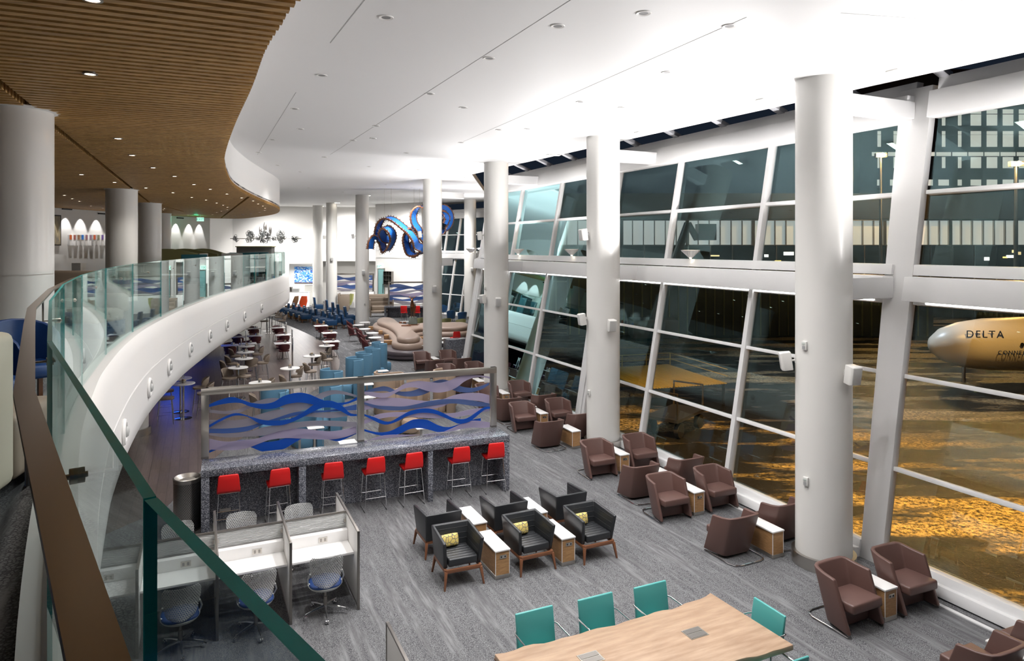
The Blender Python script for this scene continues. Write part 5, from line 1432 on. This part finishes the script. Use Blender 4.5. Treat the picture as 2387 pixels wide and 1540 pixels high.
for q, w in (((2100, 165), 'right of the nearest column'), ((1790, 232), 'left of the nearest column top'), ((1500, 308), 'by the second column top'), ((1290, 360), 'between second and third columns'), ((1092, 414), 'by the far window column'), ((856, 455), 'above the fifth column'), ((786, 472), 'above the sixth column'), ((748, 480), 'above the seventh column')):
    p = cp(*q, -.003); P_br(p, ROT, 'bright ceiling floodlight ' + w, 'ceiling floodlights')
# uplight bowls on the beam
def bowl():
    r = thing('uplight', '', 'light')
    MB().lathe([(.05, -.16), (.22, .0), (.23, .02), (.20, .02)], 24, cap=False).build('bowl', 'white', r); MB().lathe([(.001, .0), (.205, .012)], 20, cap=False).build('lens', 'lamp', r)
    MB().tube([(0, 0, -.2), (0, 0, -.14)], .03, 8).build('stem', 'white', r); return r
P_bw = Proto(bowl())
for (Y, f), w in zip(UPL, ('out of line with the nearest pane', 'before the nearest window bay', 'between the first two columns', 'just before the second column', 'past the second column', 'by the third column', 'past the third column', 'by the far windows', 'added at the far window corner')):
    X = (fac_x(Y) + .25) if Y < 30 else (-1.9 - (Y > 30) * .2)
    P_bw((X + .42 if Y < 30 else X, Y + .1, 5.1), 0, 'white bowl uplight on the mid beam ' + w, 'bowl uplights on the mid beam')

# downlights between the timber slats
def sdl():
    r = thing('slat_downlight', '', 'light'); MB().lathe([(.001, .0), (.05, .0)], 16, cap=False).build('lens', 'lamp_small', r); MB().lathe([(.05, -.004), (.07, -.002), (.07, .04)], 16, cap=False).build('trim_ring', 'steel_dark', r); return r
P_sd = Proto(sdl())
SD = [(215, 0), (210, 173), (275, 323), (308, 362), (357, 391), (407, 411), (452, 430), (490, 441), (529, 452), (563, 461), (190, 407), (267, 425), (340, 438), (403, 449), (447, 460), (480, 466), (505, 473), (520, 478), (530, 483), (590, 468), (602, 475), (613, 480), (618, 485), (617, 490),
      (150, 455), (168, 463), (185, 469), (212, 480), (240, 485), (362, 482), (383, 486), (381, 489), (530, 488), (515, 492), (505, 495), (495, 500), (440, 501), (605, 495), (585, 498), (566, 500), (548, 504), (120, 446)]
for i, q in enumerate(SD):
    rn_, k0 = ('row along the curved slat edge', 0) if i < 10 else ('middle row', 10) if i < 18 else ('cluster at the tip of the slat ceiling', 18) if i < 24 else ('row nearest the left wall', 24)
    p = wz(*q, ZW - .006); P_sd(p, 0, 'glowing timber ceiling downlight, %s in the %s' % (nth(i - k0), rn_), 'downlights in the timber ceiling')

# ================================================================ UPPER FLOOR
def mzp(px, py, z=ZM): return at(px, py, z)
# picture on the left wall
def on_left(px, z):
    P = [Vector((x, y, 0)) for x, y in lw]; u = (px - CX) / FPX
    for p, q in zip(P, P[1:]):
        t = (u * p.y - p.x) / ((q.x - p.x) - u * (q.y - p.y))
        if 0 <= t <= 1:
            d = (q - p).normalized(); n = Vector((d.y, -d.x, 0)); r = p.lerp(q, t); return Vector((r.x, r.y, z)) + n * .03, math.atan2(n.y, n.x) + PI / 2, r.y
    return Vector((-20, 30, z)), PI / 2, 30
p, rz, Y = on_left(117, 0); z0 = H - (572 - HY) * Y / FPX; z1 = H - (500 - HY) * Y / FPX
pi_ = thing('framed_picture', 'dark framed picture of ochre and grey streaks on the left upper wall', 'picture', (p.x, p.y, (z0 + z1) / 2), rz)
MB().box((0, 0, 0), (1.1, .06, z1 - z0)).build('frame', 'black', pi_); mp_ = wood('ochre_streaks', (.10, .11, .12), (.62, .50, .28), (7, 7, 1.2), .6, 1.5)
MB().box((0, -.035, 0), (1.0, .01, z1 - z0 - .1)).build('canvas', mp_, pi_)
cols_ = [(.75, .15, .03), (.35, .12, .10), (.45, .22, .12), (.02, .22, .75), (.40, .20, .25), (.35, .22, .32), (.75, .14, .05), (.30, .28, .18), (.22, .13, .45), (.30, .18, .28)]
for i, c in enumerate(cols_):
    px = 161 + i * 9.3; p, rz, Y = on_left(px, 0); zt_1 = H - (547 - HY) * Y / FPX; zb_1 = H - (572 - HY) * Y / FPX
    nm = ('orange', 'rust', 'copper', 'bright blue', 'rose', 'mauve', 'vermilion', 'khaki', 'violet', 'plum')[i]
    o = thing('wall_tile_artwork', 'small upright wall panel with %s upper half' % nm, 'artwork', (p.x, p.y, (zt_1 + zb_1) / 2), rz, 'row of ten small wall artworks'); h_ = zt_1 - zb_1
    MB().box((0, 0, 0), (.13, .10, h_)).build('block', 'top', o); MB().box((0, -.055, h_ * .27), (.13, .01, h_ * .44)).build('picture', mat('tile_%d' % i, c, .5), o)
wl = bpy.data.objects
# slot diffusers on the left wall
for px, py, w in ((155, 487, 'left one above the small artworks'), (238, 498, 'right one above the small artworks'), (419, 508, 'right of the farthest upper column')):
    p, rz, Y = on_left(px, 0); z = H - (py - HY) * Y / FPX; tag(MB().box((0, 0, 0), (.55, .06, .07)).build('air_slot', 'black', loc=(p.x, p.y, z), rz=rz), 'black slot diffuser high on the left wall, ' + w, 'vent', 'slot diffusers')
p = dep(467, 511, 37.5); es_ = exit_sign('green lit exit sign hanging under the timber ceiling', p, .25, 1.05, 'exit signs'); MB().tube([(0, 0, .14), (0, 0, ZW - p.z)], .012, 6).build('hanger', 'steel', es_)
point('exit_lamp', (p.x - .5, p.y + .6, p.z), 6, (.05, 1, .5), .1)
# round woven drum, pedestal
def mfloor(px, Y): return Vector(((px - CX) / FPX * Y, Y, ZM))
o = MB().lathe([(.62, 0), (.62, .62), (.58, .64)], 40).build('woven_drum', 'perf_drum', loc=mfloor(219, 26.5)); o.location.z = ZM; tag(o, 'round woven metal drum table near the upper left wall', 'table')
o = MB().box((0, 0, .5), (.36, .36, 1.0)).build('display_plinth', 'white', loc=mfloor(184, 27.5)); tag(o, 'plain white display plinth near the small wall artworks', 'plinth')
# banquette sofa
bq = thing('banquette_sofa', 'long taupe banquette with boucle seat behind the curved glass railing', 'sofa', (-9.4, 12.9, ZM), -.1)
MB().box((0, .35, .78), (4.2, .28, .42)).build('back_upper', 'tan', bq, bevel=.06, seg=3); MB().box((0, .18, .50), (4.2, .30, .30)).build('back_lower', 'tan', bq, bevel=.06, seg=3)
MB().box((0, -.2, .33), (4.2, .75, .20)).build('seat', mat('boucle_beige', (.26, .22, .18), .9), bq, bevel=.06, seg=3); MB().box((0, -.1, .12), (4.1, .7, .24)).build('base', 'navy', bq)
bq.scale = (1, 1, 1.2)
# green wavy sofas
for px, Y, w, rz, s in ((385, 31.5, 'nearest', .25, 1.6), (425, 33.5, 'middle', .1, 1.7), (465, 35, 'farthest', -.1, 1.5)):
    p = mfloor(px, Y); r = thing('curved_sofa', 'sage green curved back sofa on the upper floor, %s of three' % w, 'sofa', p, rz, 'sage green upper floor sofas')
    k = MB(); rr = []
    for i in range(13):
        u = -1 + i / 6; x = u * s; y = .35 - .35 * u * u; h_ = 1.42 + .14 * math.cos(u * 2.6); rr.append([(x, y, .2), (x, y + .06, h_), (x, y - .14, h_), (x, y - .12, .2)])
    k.loft(rr).build('backrest', 'sage', r, bevel=.03, ang=60); MB().box((0, -.2, .32), (s * 1.8, .7, .24)).build('seat', 'sage', r, bevel=.06, seg=3)
# privacy booths: grey and teal
def pod(m, w=.9, h=1.36):
    r = thing('privacy_booth', '', 'booth')
    MB().box((0, .36, h / 2 + .12), (w, .08, h - .24)).build('back_panel', m, r, bevel=.02)
    for s in (-1, 1): MB().box((s * (w / 2 - .035), .05, h * .45 + .1), (.07, .6, h * .72)).build('side_wing', m, r, bevel=.02)
    MB().box((0, 0, .42), (w - .18, .6, .14)).build('seat', m, r, bevel=.03)
    for sx in (-1, 1):
        for sy in (-1, 1): MB().box((sx * (w / 2 - .08), sy * .25, .12), (.035, .035, .24)).build('leg', 'black', r)
    return r
M['teal_felt'] = mat('deep_teal_felt', (.012, .10, .125), .8)
P_pg = Proto(pod('greybooth')); P_pp = Proto(pod('teal_felt'))
for P_, px, Y, rz, w in ((P_pg, 537, 30.2, .2, 'grey felt high back booth turned away behind the middle of the railing'), (P_pg, 493, 29.5, 1.6, 'grey felt high back booth seen side on'), (P_pp, 560, 32.2, 1.5, 'deep teal high back booth right of the grey one'), (P_pp, 577, 33.2, .2, 'deep teal high back booth, back to the railing'),
                         (P_pp, 602, 35.4, .2, 'deep teal high back booth near the balcony end'), (P_pp, 452, 25.6, .4, 'deep teal high back booth nearest the viewer'), (P_pg, 541, 33.9, -.3, 'grey felt high back booth farther from the railing')):
    P_(mfloor(px, Y), rz, w, 'upper floor privacy booths')
bt = MB().box((0, 0, .82), (1.95, .5, 1.64)).build('partition_cabinet', 'greybooth', loc=mfloor(596, 38.2)); tag(bt, 'tall grey cabinet with olive top at the balcony end', 'cabinet'); MB().box((0, 0, 1.66), (2.05, .6, .05)).build('top', 'sage', bt)
wc = thing('white_lockers', 'white locker cabinet standing at the tip of the balcony', 'cabinet', mfloor(631, 37.4), .1); MB().box((0, 0, .62), (.75, .6, 1.24)).build('body', 'white', wc, bevel=.01)
for s in (-.19, .19): MB().box((s, -.31, .75), (.35, .02, .9)).build('door', 'white', wc, bevel=.005)
# high tables glimpsed through the glass
for px, Y, w in ((478, 27.8, 'between the booths'), (405, 22.8, 'nearest the viewer'), (596, 31.3, 'farthest')):
    r = thing('upper_table', 'white topped table on the upper floor, ' + w, 'table', mfloor(px, Y), .3, 'upper floor tables'); MB().box((0, 0, .72), (.8, .55, .03)).build('table_top', 'top', r); MB().box((0, 0, .36), (.06, .06, .70)).build('leg', 'steel', r); MB().box((0, 0, .01), (.5, .4, .02)).build('base_plate', 'steel', r)
# blue armchairs and cream sofa back by the viewer
def barm():
    r = thing('blue_armchair', '', 'armchair')
    MB().box((0, -.02, .40), (.50, .52, .14)).build('seat', 'navyb', r, bevel=.04, seg=3)
    rings = []
    for i in range(13):
        u = -1 + i / 6; a = u * R(110); x = .33 * math.sin(a); y = .05 + .28 * math.cos(a); h_ = .90 - .22 * abs(u) ** 2
        rings.append([(x, y, .28), (x * 1.04, y + .03, h_), (x * .88, y - .02, h_), (x * .84, y * .8, .30)])
    MB().loft(rings).build('backrest', 'navyb', r, bevel=.015, seg=3, ang=60)
    for sx in (-1, 1):
        for sy in (-1, 1): MB().box((sx * .22, sy * .22, .15), (.04, .04, .30)).build('leg', 'wood_dark', r)
    return r
M['navyb'] = mat('royal_blue_leather', (.008, .04, .15), .35)
P_ba = Proto(barm())
P_ba((-4.95, 6.95, ZM), 1.0, 'royal blue leather armchair beside the handrail, farther one', 'blue armchairs by the railing')
P_ba((-4.72, 6.1, ZM), 1.2, 'royal blue leather armchair beside the handrail, nearer one', 'blue armchairs by the railing')
P_ba((-1.68, 1.42, ZM), .9, 'royal blue leather armchair at the lower left corner of the view', 'blue armchairs by the railing')
cs = thing('cream_sofa', 'cream leather sofa back at the left edge of the view', 'sofa', (-4.0, 4.15, ZM), .25); MB().box((0, 0, .60), (1.6, .3, 1.0)).build('backrest', mat('cream_leather', (.50, .47, .38), .45), cs, bevel=.06, seg=3); MB().box((0, .5, .32), (1.6, .7, .44)).build('seat', 'tan', cs, bevel=.06, seg=3)
# ================================================================ OUTSIDE AT NIGHT
M['asphalt'] = mat('wet_tarmac', (.06, .055, .05), .35, spec=.4); k = NT(M['asphalt'])
v = k.geo((1, 1, 1)); vs_ = k.n('ShaderNodeMapping'); vs_.inputs['Scale'].default_value = (.35, 1.3, 1); vs_.inputs['Rotation'].default_value = (0, 0, .5); k.l(v, vs_.inputs[0]); f1 = k.noise(vs_.outputs[0], .55, 6, .62); f2 = k.noise(v, 7, 5, .8)
f3 = k.noise(v, 9, 4, .85)
glint_mask = k.ramp(f1, [(.50, (0, 0, 0)), (.60, (1, 1, 1))]); gold_glints = k.ramp(f3, [(.42, (.015, .012, .01)), (.62, (.50, .40, .22))])  # glitter of the amber lamps painted into the tarmac colour
k.base(k.mix(glint_mask, (.012, .012, .013), gold_glints)); k.bump(f2, .03, .6)
k.l(k.ramp(f1, [(.42, (.10, .10, .10)), (.6, (.5, .5, .5))]), k.p.inputs['Roughness'])
ZG = -1.2
struct('ground', MB().box((58, 45, ZG - .1), (118, 130, .2)), 'asphalt')
AMB = (1, .56, .16)
def mast(px, py, Y, e, lab):
    p = dep(px, py, Y)
    r = thing('floodlight_mast', lab, 'floodlight', (p.x, p.y, ZG), 0, 'amber apron floodlights')
    MB().tube([(0, 0, 0), (0, 0, p.z - ZG)], [.18, .09], 10).build('mast', 'steel_dark', r)
    MB().box((0, 0, p.z - ZG), (.9, .35, .35)).build('housing', 'steel_dark', r)
    MB().lathe([(.001, -.2), (.30, 0), (.001, .2)], 14, (0, -.3, p.z - ZG)).build('lens', mat('amber_lens', (1, .6, .2), .5, emit=(1, .62, .22), es=60), r)
    point('apron_lamp', (p.x, p.y - .9, p.z), e, AMB, .3)
mast(2053, 362, 58, 2500, 'amber floodlight mast seen left of the window pier'); mast(2368, 382, 50, 2200, 'amber floodlight mast at the right edge')
def aim(o, tgt): o.rotation_euler = (Vector(tgt) - o.location).to_track_quat('-Z', 'Y').to_euler()
AM2 = (1, .50, .10)
aim(spot('apron_lamp', (8.3, 12.6, 9.0), 8500, 95, AM2, blend=.6, r=.2), (12.6, 15.0, ZG)); aim(spot('apron_lamp', (10.8, 8.4, 9.0), 5500, 95, AM2, blend=.6, r=.2), (14.5, 11.0, ZG))  # unseen spots added above the glass wall to gild the near tarmac
aim(spot('apron_lamp', (5.6, 19.2, 9.0), 7500, 90, AM2, blend=.6, r=.2), (10.0, 22.0, ZG)); aim(spot('apron_lamp', (16, 34, 10), 3500, 90, (.75, .85, 1), blend=.6, r=.3), (16, 33, ZG))  # one more added amber spot, and an added cool one farther out
aim(spot('apron_lamp', (21, 24, 10.6), 4500, 50, AMB, blend=.5, r=.3), (26, 33, 0))

# terminal across the apron
tm = thing('terminal_building', 'terminal building across the apron with a lit translucent panel band', 'building', (28, 62, ZG))
def zY(py, Y): return H - (py - HY) * Y / FPX
TY = 62.0; zb1, zb2 = zY(572, TY) - ZG, zY(512, TY) - ZG
MB().box((0, 3, (zb1) / 2), (60, 6, zb1)).build('lower_wall', mat('dark_glass_wall', (.02, .025, .03), .15), tm)
MB().box((0, 3, zb2 + 1.2), (60, 6, 2.4)).build('roof', mat('dark_cladding', (.035, .035, .04), .6), tm)
MB().box((0, .6, (zb1 + zb2) / 2), (60, .3, zb2 - zb1)).build('translucent_band', mat('lit_polycarbonate', (.6, .62, .6), .5, emit=(.85, .9, .85), es=.32), tm)
g = MB()
for i in range(61): g.box((-30 + i * 1.0, .35, (zb1 + zb2) / 2), (.07 if i % 6 else .3, .25, zb2 - zb1))
for z in (zb1, zb2, zb1 * .72, zb1 * .5): g.box((0, .2, z), (60, .4, .14))
for i in range(31): g.box((-30 + i * 2, .0, zb1 / 2), (.1, .12, zb1))
go = g.build('mullion_grid', 'steel_dark', tm); go['kind'] = 'stuff'
rn = random.Random(2)
for i in range(26):
    x = rn.uniform(-20, 26); z = rn.uniform(zb1 * .42, zb1 * .92); c = rn.choice([(1, .8, .4), (.6, .95, 1), (1, 1, .95), (1, .75, .2)])
    MB().box((x, -.05, z), (rn.uniform(.15, 1.0), .04, rn.uniform(.08, .35))).build('lit_panel', mat('panel_glow_%d' % i, c, .5, emit=c, es=rn.uniform(.5, 2.2)), tm)
# parking garage
gY = 105.0
gr_ = thing('parking_garage', 'tall dark parking garage with rows of small lit openings', 'building', (91, gY, ZG))
MB().box((0, 6, 17), (74, 10, 34)).build('facade', mat('garage_concrete', (.04, .04, .045), .8), gr_)
gl = mat('garage_glow', (.8, .85, .75), .5, emit=(.95, .92, .78), es=.42)
for py, h_ in ((257, 10), (277, 26), (307, 8), (326, 28), (357, 9), (377, 26), (424, 14)):
    k_ = MB(); z = zY(py, gY) - ZG; hh_ = h_ / FPX * gY
    for i in range(28):
        w_ = 1.6 if i % 5 else .6
        if 257 < py < 400 and i < 6: w_ = .5
        if py == 357: w_ = 2.25
        k_.box((-34 + i * 2.5, .95, z), (w_, .1, hh_))
    ko = k_.build('lit_openings', gl, gr_); ko['kind'] = 'stuff'
# corrugated screen wall
cw = thing('corrugated_wall', 'yellow lit corrugated metal wall beside the apron', 'wall', (17.0, 49, ZG), -.04)
MB().box((0, .3, 2.05), (26, .4, 4.1)).build('sheet', mat('corrugated_metal', (.09, .08, .05), .5), cw)
k_ = MB()
for i in range(40): k_.box((-12.8 + i * .65, .05, 2.05), (.09, .1, 4.0))
ko = k_.build('rib', mat('rib_yellow', (.30, .25, .09), .5), cw); ko['kind'] = 'stuff'
# yellow loading deck and railings
ld = thing('loading_platform', 'yellow slatted loading platform with handrails on the apron', 'platform', (6.3, 29.3, ZG), .3); ld.scale = (.62, .9, .55)
k_ = MB()
for i in range(30): k_.box((-3.0 + i * .2, 0, 1.6), (.12, 5.2, .06))
k_.build('deck', mat('yellow_deck', (.42, .32, .05), .5), ld)
for sx in (-1, 1):
    for sy in (-1, 1): MB().box((sx * 2.8, sy * 2.4, .8), (.12, .12, 1.6)).build('leg', 'steel_dark', ld)
k_ = MB()
for z in (2.1, 2.6): k_.tube([(-3, 2.5, z), (3, 2.5, z)], .03, 6); k_.tube([(3, -2.5, z), (3, 2.5, z)], .03, 6)
k_.build('handrail', mat('yellow_rail', (.45, .35, .08), .5), ld)
for x in (-3, -1, 1, 3): MB().tube([(x, 2.5, 1.6), (x, 2.5, 2.6)], .03, 6).build('rail_post', mat('yellow_post', (.45, .35, .08), .5), ld)
# aircraft fuselage with lettering
ac = thing('aircraft', 'cream aircraft fuselage lettered on the side, parked outside the nearest window', 'aircraft', (24.3, 32.4, .75), R(4)); ac.scale = (.75, .75, .75)
m = MB(); rr = []
for x, rd in ((-6.2, .1), (-6.0, .55), (-5.3, 1.05), (-4.2, 1.4), (-2.6, 1.62), (0, 1.7), (14, 1.7)):
    rr.append([(x, rd * math.cos(a), -.2 + rd * math.sin(a)) for a in [2 * PI * i / 32 for i in range(32)]])
m.loft(rr).build('fuselage', mat('aircraft_white', (.70, .62, .52), .35), ac, ang=60)
for i in range(12): MB().lathe([(.001, 0), (.13, .0)], 12).build('cabin_window', 'black', ac, loc=(0, 0, 0))
wi = [o for o in ac.children if o.name.startswith('cabin_window')]
for i, o in enumerate(wi): o.location = (-1.6 + i * .62, -1.73, .0); o.rotation_euler = (R(90), 0, 0)
def lettering(body, size, loc, col, rz=0.0): text_mesh('lettering', body, size, ac, loc, mat('livery_' + body.lower(), col, .5), 1.25, .01, False).rotation_euler.z = rz
lettering('DELTA', .62, (-4.75, -1.16, .40), (.01, .03, .12), -.17); lettering('CONNECTION', .36, (-3.1, -1.66, -.60), (.01, .03, .12), -.06)
MB().tube([(-4, 0, -1.3), (-4, 0, -2.6)], .1, 8).build('nose_gear', 'steel', ac)
# baggage cart and boom lift
bc = thing('baggage_cart', 'dark baggage cart standing on the tarmac', 'cart', (5.7, 23.8, ZG), .9)
MB().box((0, 0, .6), (2.2, 1.2, .1)).build('deck', 'steel_dark', bc)
for sx in (-1, 1):
    MB().tube([(sx * 1.05, -.55, .6), (sx * 1.05, -.55, 1.5), (sx * 1.05, .55, 1.5), (sx * 1.05, .55, .6)], .04, 6).build('end_frame', 'steel_dark', bc)
    for sy in (-1, 1):
        w = MB(); w.T = Matrix.Translation((sx * .8, sy * .5, .25)) @ Matrix.Rotation(R(90), 4, 'X'); w.lathe([(.001, -.08), (.25, -.08), (.25, .08), (.001, .08)], 16); w.build('wheel', 'rubber', bc)
bl = thing('boom_lift', 'dark folded boom lift in front of the translucent panel band', 'lift', (10.2, 46.5, ZG))
MB().box((-.6, 0, .9), (3.0, 2.0, 1.2)).build('chassis', 'steel_dark', bl)
MB().bar((-.6, 0, 1.4), (1.8, 0, 8.0), .45, .45, up=(0, 1, 0)).build('boom', 'steel_dark', bl); MB().bar((1.8, 0, 8.0), (2.4, 0, 6.9), .35, .35, up=(0, 1, 0)).build('jib', 'steel_dark', bl); MB().box((3.0, 0, 7.4), (1.2, .9, 1.1)).build('basket', 'steel_dark', bl)
